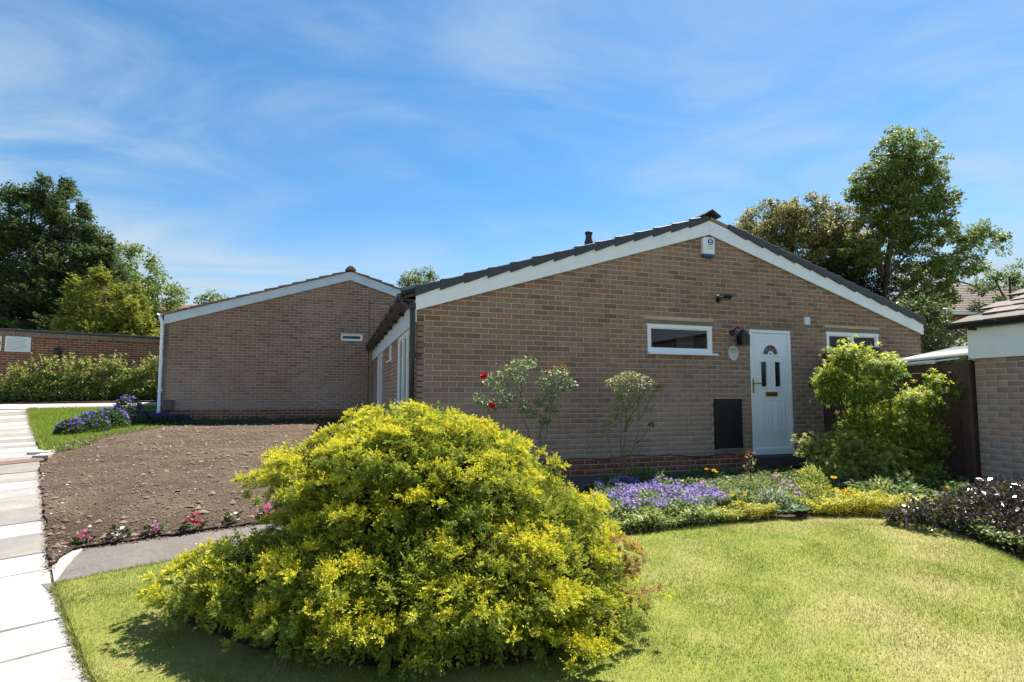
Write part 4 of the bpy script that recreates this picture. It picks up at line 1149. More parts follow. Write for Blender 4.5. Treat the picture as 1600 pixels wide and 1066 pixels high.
for row in range(6):
    s0 = -.04 + row * .30
    y = GYc + .15 - (.19 if row % 2 else 0)
    while y > GYc - 5.3:
        if tme is None:
            m = MB()
            # a thick lapped tile: butt end at the low side, thinning upwards
            V = [(0, -.185, .012), (0, .185, .012), (tl, .185, .0), (tl, -.185, .0), (0, -.185, .032), (0, .185, .032), (tl, .185, .012), (tl, -.185, .012), (-.015, -.13, .012), (-.015, .13, .012), (-.015, -.13, .036), (-.015, .13, .036)]
            P = [Vector((x * ca_ - z * sa_, yy, x * sa_ + z * ca_)) + gar.location for x, yy, z in V]
            m.add(P, [(0, 3, 2, 1), (4, 5, 6, 7), (1, 2, 6, 5), (3, 0, 4, 7), (2, 3, 7, 6), (0, 8, 10, 4), (8, 9, 11, 10), (9, 1, 5, 11), (0, 1, 9, 8), (4, 10, 11, 5)])
            o = m.build('tile', M['tile_o'], gar); tme = o.data
        else:
            o = bpy.data.objects.new('tile', tme); COL.objects.link(o); o.parent = gar
        o.location = Vector((GX - .13 + s0 * ca_, y - .19, EYE + .915 + s0 * sa_ + .012)) - gar.location
        o.location.z += random.gauss(0, .003)
        o.color = (*[c * random.uniform(.9, 1.1) for c in random.choice(tcols)], 1)
        y -= .38; cnt += 1
m = MB(); m.prism([(GX + 1.5, EYE + .92 + 1.6 * math.tan(RP)), (GX + 3.2, EYE + .90), (GX + 3.2, EYE + .94), (GX + 1.5, EYE + .96 + 1.6 * math.tan(RP))], 1, GYc - 5.4, GYc + .1); m.build('back_slope', M['tile_brown'], gar)
m = MB()
for k in range(12): m.tube([(GX + 1.5, GYc + .12 - k * .46, EYE + .955 + 1.6 * math.tan(RP)), (GX + 1.5, GYc - .32 - k * .46, EYE + .955 + 1.6 * math.tan(RP))], .09, 8)
m.build('ridge_tiles', M['tile_brown'], gar)['kind'] = 'stuff'

# =================================================================== FENCE, GATE, SIDE-PASSAGE ROOF
A_, B_ = np.array([8.07, G0 - .03]), np.array([7.72, GYc + .04])
FD = nrm(B_ - A_); FN = np.array([FD[1], -FD[0]])          # towards the garden
if FN[0] > 0: FN = -FN
FL = float(np.linalg.norm(B_ - A_))
def plank(mb, s0, s1, z0, z1, d0, d1):
    vs = []
    for z in (z0, z1):
        for (s, d) in ((s0, d0), (s1, d0), (s1, d1), (s0, d1)):
            p = A_ + FD * s + FN * d; vs.append((p[0], p[1], z))
    mb.add(vs, [(3, 2, 1, 0), (4, 5, 6, 7), (0, 1, 5, 4), (1, 2, 6, 5), (2, 3, 7, 6), (3, 0, 4, 7)])
t = empty('board_fence', (*A_, EYE - 1.2), 'tall dark brown board fence joining the bungalow wall beside the window', 'fence')
sf = 1.05
s = 0.06
while s < sf - .02:
    e = min(s + .118, sf); m = MB(); plank(m, s, e - .006, EYE - 1.25, EYE + .715 + random.gauss(0, .004), 0, .022); m.build('board', M['wood_dk'], t, bevel=.002); s = e
for (a, b, z) in ((0, .055, .735), (sf + .002, sf + .09, .76)):
    m = MB(); plank(m, a, b, EYE - 1.25, EYE + z, -.05, .03); m.build('post', M['wood_dk'], t, bevel=.004)
for z in (-.9, -.2, .5):
    m = MB(); plank(m, .06, sf, EYE + z, EYE + z + .07, -.035, -.001); m.build('rail', M['wood_dk'], t)
m = MB(); plank(m, .06, sf, EYE + .718, EYE + .742, -.01, .035); m.build('cap', M['wood_dk'], t)
t = empty('garden_gate', (*(A_ + FD * 1.15), EYE - 1.2), 'dark brown boarded garden gate and panel beside the pale brick garage', 'gate')
s = sf + .095
while s < FL - .14:
    e = s + .145; 
    if e > FL - .14: e = FL - .14
    if 1.78 < (s + e) / 2 < 2.52:
        m = MB(); plank(m, s, e - .005, EYE - 1.2, EYE + .32, .0, .02); m.build('board', M['wood_dk'], t, bevel=.003)
        m = MB(); plank(m, s, e - .004, EYE + .335, EYE + .44, .012, .035); m.build('head_board', M['wood_dk'], t, bevel=.003)
    else:
        m = MB(); plank(m, s, e - .005, EYE - 1.2, EYE + .44, .012, .035); m.build('board', M['wood_dk'], t, bevel=.003)
    s = e
m = MB(); plank(m, FL - .135, FL - .01, EYE - 1.25, EYE + .465, -.06, .05); m.build('post', M['wood_dk'], t, bevel=.005)
for z in (-1.0, -.3, .2):
    m = MB(); plank(m, 1.78, FL - .15, EYE + z, EYE + z + .09, -.03, -.001); m.build('rail', M['wood_dk'], t)
p0 = A_ + FD * 2.44 + FN * .02
m = MB(); m.tube([(p0[0] - .003, p0[1], EYE - .32), (p0[0] - .05, p0[1], EYE - .33), (p0[0] - .05, p0[1], EYE - .47), (p0[0] - .003, p0[1], EYE - .48)], .008, 6); m.build('handle', M['dark_metal'], t)
# translucent corrugated roof over the passage
t = empty('passage_roof', (*(A_ + FD * 1.6), EYE + .45), 'corrugated grey green plastic roof sheets over the passage behind the gate', 'roof sheet')
nseg = 30
for k in range(3):
    V = []; F = []
    s_a, s_b = 1.10 + k * .50, 1.10 + (k + 1) * .50 + .03
    for i in range(nseg + 1):
        s_ = s_a + (s_b - s_a) * i / nseg
        rip = .012 * math.cos(i * math.pi / 1.5)
        for w_ in (0, 1):
            p = A_ + FD * s_ - FN * (-.04 + w_ * 1.5)
            V.append((p[0], p[1], EYE + .475 + .035 * (s_ - 1.1) / 1.5 + w_ * .30 + rip + .004 * k))
    for i in range(nseg): F.append((2 * i, 2 * i + 1, 2 * i + 3, 2 * i + 2))
    o = npmesh('sheet', V, F, M['sheet'], t, smooth=True)
    so = o.modifiers.new('t', 'SOLIDIFY'); so.thickness = .004
m = MB(); vs = []
for s_, z_ in ((1.10, .395), (FL - .13, .468)):
    p = A_ + FD * s_
    for d, zz in ((.038, 0), (.060, 0), (.060, .018), (.038, .018)): q = p + FN * d; vs.append((q[0], q[1], EYE + z_ + zz + .02))
m.add(vs, [(0, 1, 2, 3), (7, 6, 5, 4), (0, 4, 5, 1), (1, 5, 6, 2), (2, 6, 7, 3), (3, 7, 4, 0)]); m.build('edge_highlight', M['highlight'], t)  # bright strip built in place of the highlight along the sheet edge
m = MB(); m.box(9.3, 10.4, G0 - .30, G0 - .02, EYE + .60, EYE + .68); m.build('flashing', M['board_old'], t)

# =================================================================== GARDEN WALL, SIGNS, FAR HOUSES
WA, WD = np.array([-11.55, 19.88]), nrm(np.array([3.9, 1.22]))
WN = np.array([WD[1], -WD[0]])
gw = empty('garden_wall', (*WA, EYE - .2), 'tall red brick boundary wall with a dark coping behind the shrubs', 'wall')
WT = EYE + 1.86
brick_wall(gw, tuple(WA), tuple(WD), tuple(WN), 9.0, EYE - .3, lambda u: WT, [], 'wallred', 300, mortar='mortar', prefer=lambda u, z: z > EYE + .9 and u > 1.6)
def wbox(mb, u0, u1, d0, d1, z0, z1, c=None):
    vs = []
    for z in (z0, z1):
        for (u, d) in ((u0, d0), (u1, d0), (u1, d1), (u0, d1)):
            p = WA + WD * u + WN * d; vs.append((p[0], p[1], z))
    mb.add(vs, [(3, 2, 1, 0), (4, 5, 6, 7), (0, 1, 5, 4), (1, 2, 6, 5), (2, 3, 7, 6), (3, 0, 4, 7)], c); return mb
for k in range(15):
    wbox(MB(), k * .6 + .003, k * .6 + .597, -.26, .045, WT - .02, WT + .13 + random.gauss(0, .003)).build('coping_board', M['rust'] if False else M['tile_brown'], gw, bevel=.006)
    wbox(MB(), k * .6 + .001, k * .6 + .599, -.30, .085, WT + .134, WT + .20 + random.gauss(0, .002)).build('coping_cap', M['tile_dark'], gw, bevel=.006)
def u_of(x, y): return float((np.array([x, y]) - WA) @ WD)
ua, ub = u_of(-9.45, 20.43), u_of(-8.88, 20.6)
t = empty('notice_board', (*(WA + WD * ua), EYE + 1.37), 'white notice board with small grey text on the red brick wall', 'notice board')
wbox(MB(), ua, ub, .005, .025, EYE + 1.37, EYE + 1.84).build('panel', M['sign_w'], t, bevel=.003)
mb = MB(); W_ = ub - ua
for k in range(11):
    u = ua + .05; zz = EYE + 1.79 - k * .037
    end = ub - .05 - random.random() * .12
    if k == 0: u, end = ua + .16, ub - .16
    while u < end:
        l = random.uniform(.015, .05); wbox(mb, u, min(u + l, end), .0252, .0262, zz, zz + .013); u += l + .012
mb.build('print', M['ink'], t)['kind'] = 'stuff'
t = empty('wall_sign', (*(WA + WD * (ua - .6)), EYE + 1.4), 'white sign with a green emblem cut off by the left edge', 'sign')
wbox(MB(), ua - .62, ua - .075, .005, .025, EYE + 1.38, EYE + 1.83).build('panel', M['sign_w'], t, bevel=.003)
m = MB(); cc = ua - .30
vs = [(cc + .21 * math.cos(a) , EYE + 1.60 + .19 * math.sin(a)) for a in np.linspace(0, 2 * math.pi, 25)[:-1]]
V = []
for d in (.0255, .0285):
    for (u, z) in vs: p = WA + WD * u + WN * d; V.append((p[0], p[1], z))
m.add(V, [tuple(range(24))[::-1], tuple(range(24, 48))] + [(i, (i + 1) % 24, 24 + (i + 1) % 24, 24 + i) for i in range(24)]); m.build('emblem', M['sign_g'], t)
ux = u_of(-8.2, 20.6)
t = empty('bulkhead_lamp', (*(WA + WD * ux), EYE + 1.2), 'dark bulkhead lamp fixed on the red wall above the shrubs', 'wall lamp')
wbox(MB(), ux - .07, ux + .07, .004, .03, EYE + 1.2, EYE + 1.55).build('back_plate', M['black_pl'], t)
m = MB(); p = WA + WD * ux + WN * .09; m.tube([(p[0], p[1], EYE + 1.22), (p[0], p[1], EYE + 1.42), (p[0], p[1], EYE + 1.50), (p[0], p[1], EYE + 1.54)], [.06, .085, .07, .02], 12); m.build('cover', M['dark_metal'], t, smooth=True)

def simple_house(name, lab, cx, cy, rot, w, d, h0, he, hr, wallm, roofm, hip, win=()):
    """walls, tiled roof and windows, turned by rot; front faces local -y"""
    t = empty(name, (cx, cy, h0), lab, 'house', 'houses beyond the trees')
    c, s_ = math.cos(rot), math.sin(rot)
    def T(x, y, z): return (cx + x * c - y * s_, cy + x * s_ + y * c, z)
    def bx(mb, x0, x1, y0, y1, z0, z1):
        vs = [T(x, y, z) for x in (x0, x1) for y in (y0, y1) for z in (z0, z1)]
        mb.add(vs, [(0, 1, 3, 2), (4, 6, 7, 5), (0, 4, 5, 1), (2, 3, 7, 6), (0, 2, 6, 4), (1, 5, 7, 3)])
    m = MB(); bx(m, -w / 2, w / 2, -d / 2, d / 2, h0, he); m.build('wall', wallm, t)
    o_ = .35; hh = w / 2 - d / 2 if hip else w / 2 + o_
    e = [(-w / 2 - o_, -d / 2 - o_), (w / 2 + o_, -d / 2 - o_), (w / 2 + o_, d / 2 + o_), (-w / 2 - o_, d / 2 + o_)]
    r0, r1 = (-hh, 0), (hh, 0)
    m = MB(); m.add([T(*p, he) for p in e] + [T(*r0, hr), T(*r1, hr)], [(0, 1, 5, 4), (2, 3, 4, 5), (1, 2, 5), (3, 0, 4), (3, 2, 1, 0)])
    rf = m.build('roof', roofm, t)
    # tile courses
    n = int(math.hypot(d / 2 + o_, hr - he) / .30); m = MB()
    for k in range(n):
        f0, f1 = k / n, (k + 1.15) / n
        for sy in (-1, 1):
            def edge(f):
                f = min(f, 1); x0 = e[0][0] + (r0[0] - e[0][0]) * f; return x0, -x0, sy * (d / 2 + o_) * (1 - f), he + (hr - he) * f
            a, b = edge(f0), edge(f1)
            q = [T(a[0], a[2], a[3] + .06), T(a[1], a[2], a[3] + .06), T(b[1], b[2], b[3] + .02), T(b[0], b[2], b[3] + .02)]
            q2 = [T(a[0], a[2], a[3] + .01), T(a[1], a[2], a[3] + .01)]
            m.add(q + q2, [(0, 1, 2, 3), (4, 5, 1, 0)])
            # upright joints standing a little proud
            if sy < 0:
                x = a[0] + (.15 if k % 2 else 0)
                while x < a[1]:
                    m.add([T(x, a[2] - .004, a[3] + .062), T(x + .03, a[2] - .004, a[3] + .062), T(x + .03, b[2], b[3] + .036), T(x, b[2], b[3] + .036)], [(0, 1, 2, 3)])
                    x += .30
    m.build('tiles', roofm, rf)['kind'] = 'stuff'
    m = MB(); bx(m, -w / 2 - o_, w / 2 + o_, -d / 2 - o_ - .05, -d / 2 - o_ + .02, he - .14, he + .02); m.build('gutter', M['board'], t)
    for (x0, x1, z0, z1) in win:
        m = MB(); yy = -d / 2
        bx(m, x0, x1, yy - .05, yy - .01, z1 - .08, z1); bx(m, x0, x1, yy - .05, yy - .01, z0, z0 + .08)
        bx(m, x0, x0 + .08, yy - .05, yy - .01, z0 + .08, z1 - .08); bx(m, x1 - .08, x1, yy - .05, yy - .01, z0 + .08, z1 - .08); xm = (x0 + x1) / 2
        bx(m, xm - .04, xm + .04, yy - .05, yy - .01, z0 + .08, z1 - .08)
        f = m.build('window', M['upvc'], t); m = MB(); bx(m, x0 + .08, x1 - .08, yy - .03, yy - .015, z0 + .08, z1 - .08); m.build('pane', M['black_pl'], f)
    return t
M['house_red'] = mat('distant_red_brick', (.20, .095, .065), rough=.9, noise=(5, .15, 20, .15))
M['tile_far'] = mat('distant_brown_tiles', (.15, .105, .085), rough=.85, noise=(2, .12, 12, .15))
M['tile_far_red'] = mat('distant_red_tiles', (.24, .10, .07), rough=.85, noise=(4, .15))
fr_rot = math.radians(-14)
fh = simple_house('brick_house', 'red brick house with brown tiled hip roof behind the trees', 40.6, 25.3, fr_rot, 14, 8, EYE - .2, EYE + 4.95, EYE + 7.55, M['house_red'], M['tile_far'], True,
    win=[(-3.9, -2.1, EYE + 3.3, EYE + 4.65), (.6, 2.4, EYE + 3.3, EYE + 4.65), (3.8, 5.4, EYE + 3.3, EYE + 4.65), (-3.9, -2.1, EYE + .6, EYE + 2.0), (.6, 2.4, EYE + .6, EYE + 2.0)])
fh2 = simple_house('brick_house', 'house with red roof glimpsed beyond the golden conifer', -13.3, 46.5, math.radians(20), 9, 7, EYE - .3, EYE + 4.9, EYE + 7.0, M['wall_cream'], M['tile_far_red'], False, win=[(-3, -1.5, EYE + 3.2, EYE + 4.5), (1.5, 3, EYE + 3.2, EYE + 4.5)])

# =================================================================== THE GOLDEN JUNIPER
CA, SA = math.cos(R(18.05)), math.sin(R(18.05))
def turn(a):                                  # bush built on its own axes (breadth, depth, height), then set on the lawn
    a = np.asarray(a, float)
    return np.stack([CA * a[..., 0] + SA * a[..., 1], -SA * a[..., 0] + CA * a[..., 1], a[..., 2]], -1)
JL = [(-.78, 4.25, -.78, .86, .85, .72), (-1.40, 4.15, -.60, .42, .50, .27), (-.35, 4.25, -.72, .70, .75, .54), (0, 4.15, -.95, .66, .75, .42),
      (.36, 3.85, -1.22, .50, .70, .40), (-.55, 3.62, -1.22, 1.12, .64, .42), (-1.62, 3.80, -1.18, .64, .58, .27), (-1.25, 3.95, -1.08, .55, .60, .30), (-.90, 3.85, -1.0, .60, .60, .42),
      (-1.0, 4.30, -.90, .62, .62, .40), (-.20, 3.55, -1.13, .72, .55, .34), (.55, 4.0, -1.12, .20, .5, .32)]
JL = np.array(JL, float)
JL[:, 0] = -.70 + (JL[:, 0] + .70) * .915
JL[:, 1] -= .08
JL[:, 3:] -= .075
JL[:, 5] += .02
JL[:, 2] += .01
def jz(p):
    w = turn(p); return Gz(w[:, 0], w[:, 1]) - EYE + .06
def fronds(P, D, Nn, L, W, k, cb, ct, lw=.0042):
    """feathery sprays: k pairs of scale-like leaflets along each; P base, D direction, Nn upper side"""
    n = len(P); D = nrm(D); Sd = nrm(np.cross(D, Nn)); Up = np.cross(Sd, D)
    Vs, Cs = [], []
    L = L[:, None]; W = W[:, None]
    for j in range(k):
        t = (j + .5) / k
        for sg in (-1, 1):
            base = P + D * L * t * .92 - Up * L * .16 * t * t + rng.normal(0, .002, (n, 3))
            ll = W * (1.05 - .55 * t) * rng.uniform(.7, 1.2, (n, 1))
            dr = nrm(D * .75 + Sd * sg * .85 + Up * rng.normal(.12, .25, (n, 1)))
            q = nrm(np.cross(dr, Up)) * lw * rng.uniform(.7, 1.2, (n, 1))
            a, b, c = base - q, base + q, base + dr * ll
            Vs.append(np.stack([a, b, c], 1))
            m = np.clip(t * 1.1 + rng.normal(0, .15, (n, 1)), 0, 1)
            c1 = cb * (1 - m) + ct * m; c2 = cb * (1 - np.clip(m + .3, 0, 1)) + ct * np.clip(m + .3, 0, 1)
            Cs.append(np.stack([c1, c1, c2], 1))
    # the tip
    base = P + D * L * .85 - Up * L * .13; q = Sd * lw
    Vs.append(np.stack([base - q, base + q, P + D * L * 1.08 - Up * L * .18], 1)); Cs.append(np.stack([ct, ct, ct * 1.05], 1))
    V = np.concatenate(Vs, 0).reshape(-1, 3); C = np.concatenate(Cs, 0).reshape(-1, 3)
    return V, np.arange(len(V)).reshape(-1, 3), C
def juniper():
    bz = float(Gz(.45, 4.1))
    t = empty('golden_juniper', (.5, 4.0, bz), 'big spreading golden juniper bush with layered yellow sprays on the front lawn', 'bush')
    fb = FB()
    N1 = 735
    # broad flat cushions of foliage sit on the branches like steps
    cand, cn = ellipsoid_union(JL, 900, 1.0, lambda p: jz(p) + .05)
    keep = []
    for i in range(len(cand)):
        if all(np.linalg.norm((cand[i] - cand[j]) * [1, 1, 1.35]) > .27 for j in keep): keep.append(i)
    K = cand[keep] - cn[keep] * rng.uniform(.06, .14, (len(keep), 1))
    kr = rng.uniform(.20, .31, len(keep))
    CU = np.column_stack([K, kr, kr * rng.uniform(.85, 1.1, len(keep)), kr * rng.uniform(.40, .55, len(keep))])
    core = JL.copy(); core[:, 3:] -= .13
    JC = np.vstack([core, CU])
    Pc, Nc = ellipsoid_union(JC, N1, 1.0, jz)
    up = np.array([0, 0, 1.])
    hz_ = Nc * np.array([1, 1, 0]); out = nrm(hz_ + rng.normal(0, .22, hz_.shape) * np.array([1, 1, 0]))
    steep = 1 - np.clip(Nc[:, 2], 0, 1)
    pr = rng.uniform(.06, .13, N1) * (1 + .25 * steep)
    # branches lie in shelves: the top of each shelf juts out, the foot of it is drawn in
    def shelf(p):
        q = p[:, 2] / .29 + 2.6 * fbm(p[:, 0] * 1.0 + 5, p[:, 1] * 1.0 + p[:, 2] * .4, 1.3, 3) + .35 * np.sin(p[:, 0] * 2.1)
        return q - np.floor(q)
    ph = np.clip(Nc[:, 2] * .55 + .50, 0, 1)
    juts = (np.clip(ph / .80, 0, 1) ** 1.6 * np.where(ph > .86, 1 - (ph - .86) * 4.5, 1) - .45)
    push = (.05 * juts * np.clip(1.25 - Nc[:, 2], .25, 1) + rng.normal(0, .022, N1))[:, None]
    Pc = Pc + hz_ * push * 1.0 + Nc * push * .35
    push = 0
    tiltn = nrm(Nc * .75 + up * .70)
    yel = np.array([.80, .70, .045]); yg = np.array([.46, .46, .05]); gr = np.array([.31, .37, .045]); dg = np.array([.15, .205, .038]); br = np.array([.16, .10, .055])
    tuft, pt_ = 10, 12                                   # small stars of sprays, gathered in pads
    nt = N1 * tuft
    it = np.repeat(np.arange(N1), tuft)
    n = nt * pt_
    idx = np.repeat(it, pt_)
    a = rng.uniform(0, 2 * np.pi, nt); rr = np.sqrt(rng.random(nt))
    s1 = nrm(np.cross(out, tiltn)); s0 = nrm(np.cross(tiltn, s1))
    dx_ = np.cos(a) * rr; dy_ = np.sin(a) * rr
    rad = pr[it]
    PT = Pc[it] + s1[it] * (dx_ * rad * 1.1)[:, None] + out[it] * (dy_ * rad)[:, None] + tiltn[it] * ((1 - rr ** 2) * rad * .42 - .05)[:, None]
    layT = rng.random(nt) < .26
    PT[layT] -= tiltn[it][layT] * rng.uniform(.04, .13, layT.sum())[:, None]
    axT = nrm(tiltn[it] * .9 + s1[it] * (dx_ * .8)[:, None] + out[it] * (dy_ * .55 + .35)[:, None])
    tt = np.repeat(np.arange(nt), pt_)
    lay = layT[tt]
    u = nrm(rng.normal(size=(n, 3)))
    u = u - .62 * (u * tiltn[idx]).sum(1, keepdims=True) * tiltn[idx]
    D = nrm(u + axT[tt] * .50 + out[idx] * .50)
    P = PT[tt] + D * rng.uniform(.0, .018, n)[:, None]
    Nn = nrm(axT[tt] + rng.normal(0, .35, (n, 3)))
    L = rng.uniform(.030, .062, n); W = rng.uniform(.012, .020, n)
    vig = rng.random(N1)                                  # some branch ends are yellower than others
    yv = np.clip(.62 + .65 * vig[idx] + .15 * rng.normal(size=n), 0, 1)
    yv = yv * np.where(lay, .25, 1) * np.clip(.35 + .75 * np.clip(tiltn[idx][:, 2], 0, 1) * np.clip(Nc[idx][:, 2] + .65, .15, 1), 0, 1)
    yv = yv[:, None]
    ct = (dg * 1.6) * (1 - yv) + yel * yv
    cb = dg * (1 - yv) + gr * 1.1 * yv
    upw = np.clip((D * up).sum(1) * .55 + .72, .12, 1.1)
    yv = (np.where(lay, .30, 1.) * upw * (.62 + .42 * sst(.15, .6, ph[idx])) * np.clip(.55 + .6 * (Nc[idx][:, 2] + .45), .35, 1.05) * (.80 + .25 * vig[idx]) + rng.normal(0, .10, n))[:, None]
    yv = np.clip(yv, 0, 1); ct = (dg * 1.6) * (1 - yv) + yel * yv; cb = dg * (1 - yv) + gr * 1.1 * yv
    dead = (rng.random(n) < .008) | ((np.linalg.norm((P - np.array([.80, 3.55, -1.12])) * [1, .6, 1], axis=1) < .17) & (rng.random(n) < .75)) | ((np.linalg.norm((P - np.array([.72, 3.6, -.95])) * [1, .6, 1], axis=1) < .09) & (rng.random(n) < .7))
    ct[dead] = np.array([.55, .32, .15]); cb[dead] = br * 1.3
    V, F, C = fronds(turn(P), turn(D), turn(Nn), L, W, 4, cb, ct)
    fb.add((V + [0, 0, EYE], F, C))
    # darker foliage filling the body
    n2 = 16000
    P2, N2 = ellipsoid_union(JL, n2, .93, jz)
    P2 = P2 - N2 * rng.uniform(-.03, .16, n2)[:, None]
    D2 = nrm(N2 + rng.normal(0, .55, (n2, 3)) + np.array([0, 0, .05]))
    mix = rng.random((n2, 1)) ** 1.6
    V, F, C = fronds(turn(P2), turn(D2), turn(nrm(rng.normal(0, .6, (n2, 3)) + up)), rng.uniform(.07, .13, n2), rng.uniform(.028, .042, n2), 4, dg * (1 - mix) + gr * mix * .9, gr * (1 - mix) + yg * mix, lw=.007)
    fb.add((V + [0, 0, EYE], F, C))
    fb.build('foliage', M['needle'], t, 'stuff')
    # woody interior
    mb = MB(); root = Vector(turn([-.5, 4.05, 0])); root.z = bz - .05
    random.seed(3)
    for k in range(46):
        i = random.randrange(len(JL)); u = Vector((random.gauss(0, 1), random.gauss(0, 1), abs(random.gauss(0, .8)))).normalized()
        e = JL[i, :3] + JL[i, 3:] * np.array(u) * .86
        ew = turn(e); ew[2] += EYE
        ew[2] = max(ew[2], float(Gz(ew[0], ew[1])) + .06)
        r = root + Vector((random.uniform(-.4, .4), random.uniform(-.25, .25), 0))
        branch(mb, r, ew, random.uniform(.018, .035), .006, .10, 5, 5)
    mb.build('branches', M['bark'], t)
    n3 = 3500
    P3, N3 = ellipsoid_union(JL, n3, .80, jz)
    D3 = nrm(N3 + rng.normal(0, .8, (n3, 3)))
    V, F, C = diamonds(turn(P3) + [0, 0, EYE], turn(D3), rng.uniform(.08, .22, n3), .006, mixc([(.10, .07, .045), (.15, .10, .06), (.07, .05, .035)], n3))
    fb = FB().add((V, F, C)); fb.build('dead_twigs', M['leaf'], t, 'stuff')
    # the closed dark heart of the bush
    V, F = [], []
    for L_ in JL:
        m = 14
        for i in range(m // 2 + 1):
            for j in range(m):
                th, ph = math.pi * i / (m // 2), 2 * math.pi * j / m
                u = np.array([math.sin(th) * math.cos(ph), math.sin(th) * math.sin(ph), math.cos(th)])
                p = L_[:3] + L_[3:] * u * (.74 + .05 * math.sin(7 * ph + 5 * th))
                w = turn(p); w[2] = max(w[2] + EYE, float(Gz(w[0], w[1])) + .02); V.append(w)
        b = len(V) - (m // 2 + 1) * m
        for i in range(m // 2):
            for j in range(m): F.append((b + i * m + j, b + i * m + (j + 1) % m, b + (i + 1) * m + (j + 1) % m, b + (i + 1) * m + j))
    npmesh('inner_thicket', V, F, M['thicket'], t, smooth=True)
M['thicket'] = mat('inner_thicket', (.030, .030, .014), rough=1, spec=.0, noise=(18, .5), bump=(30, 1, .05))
juniper()
# litter of dead needles on the ground below
UB = [(-.95, 4.1), (-.4, 3.55), (.3, 3.12), (1.0, 2.95), (1.6, 3.05), (1.9, 3.4), (1.95, 4.0), (1.6, 4.9), (.2, 5.1), (-.8, 4.8)]
def litter_col(x, y): return np.array([.105, .070, .048]) * (.6 + .8 * fbm(x, y, 7, 2)[:, None])
poly_sheet('needle_litter', UB, M['earth'], .09, .048, zn=lambda x, y: .008 * fbm(x, y, 8, 3), colf=litter_col, kind='stuff')
label(bpy.data.objects['needle_litter'], 'brown bed of fallen needles below the golden juniper', 'litter')
bx_ = [(p[0], p[1]) for p in UB]
def litter_bits(poly, n, off, name, lab, cols, Lr=(.02, .06)):
    bx = np.array([p[0] for p in poly]); by = np.array([p[1] for p in poly])
    x = rng.uniform(bx.min() - .1, bx.max() + .1, n * 3); y = rng.uniform(by.min() - .1, by.max() + .1, n * 3)
    ok = inside(x, y, bx, by); x, y = x[ok][:n], y[ok][:n]; n = len(x)
    P = np.column_stack([x, y, Gz(x, y) + off + rng.uniform(0, .02, n)])
    a = rng.uniform(0, 6.28, n); D = np.column_stack([np.cos(a), np.sin(a), rng.normal(.1, .3, n)])
    fb = FB().add(diamonds(P, D, rng.uniform(*Lr, n), .008, mixc(cols, n), nrm(np.array([0, 0, 1.]) + rng.normal(0, .4, (n, 3)))))
    label(fb.build(name, M['leaf'], None), lab, 'litter', kind='stuff')
litter_bits(UB, 12000, .05, 'leaf_litter', 'loose brown needles and bits under the edge of the golden juniper', [(.17, .11, .07), (.11, .075, .05), (.24, .16, .09), (.13, .14, .05)])

# =================================================================== TREES
def tree(name, lab, cat, base, clumps, size, nper, cols, w=None, topc=None, group=None, limbs=(), trunk=None, mleaf='leaf', flat=.75, aspect=.5, droop=.15, drad=1.0):
    """clumps: rows x, y, z, radius"""
    t = empty(name, base, lab, cat, group)
    C = np.array(clumps, float)
    fb = FB().add(clump_leaves(C[:, :3], C[:, 3] * drad, nper, size, cols, flat=flat, droop=droop, aspect=aspect, w=w, topc=topc))
    fb.build('crown', M[mleaf], t, 'stuff')
    mb = MB()
    if trunk: 
        pts, r = trunk; mb.tube(pts, r, 9)
    mb.build('trunk', M['bark'], t, smooth=True) if trunk else None
    if limbs:
        lm = MB()
        for (a, b, r0, r1) in limbs: branch(lm, a, b, r0, r1, .05, 6, 5)
        lm.build('limbs', M['bark'], t, smooth=True)
    return t
def cam2(lat, z): return np.array([CA * lat + SA * z, -SA * lat + CA * z])
def W3(lat, z, h): x, y = cam2(lat, z); return (x, y, h + EYE)
def crown_from(shape, n, r0, r1, surf=.75, seed=0):
    """clumps over a set of ellipsoids (lat, z, h, rx, rz, rh): most of them near the surface"""
    g = np.random.default_rng(seed); out = []
    A = np.array(shape, float); a = A[:, 3] * A[:, 5]; 
    i = g.choice(len(A), n, p=a / a.sum())
    u = nrm(g.normal(size=(n, 3))); s = np.where(g.random(n) < surf, g.uniform(.78, 1.08, n), g.uniform(.2, .8, n))[:, None]
    p = A[i, :3] + u * A[i, 3:6] * s
    r = g.uniform(r0, r1, n)
    w = np.stack([CA * p[:, 0] + SA * p[:, 1], -SA * p[:, 0] + CA * p[:, 1], p[:, 2] + EYE], -1)
    return np.column_stack([w, r])

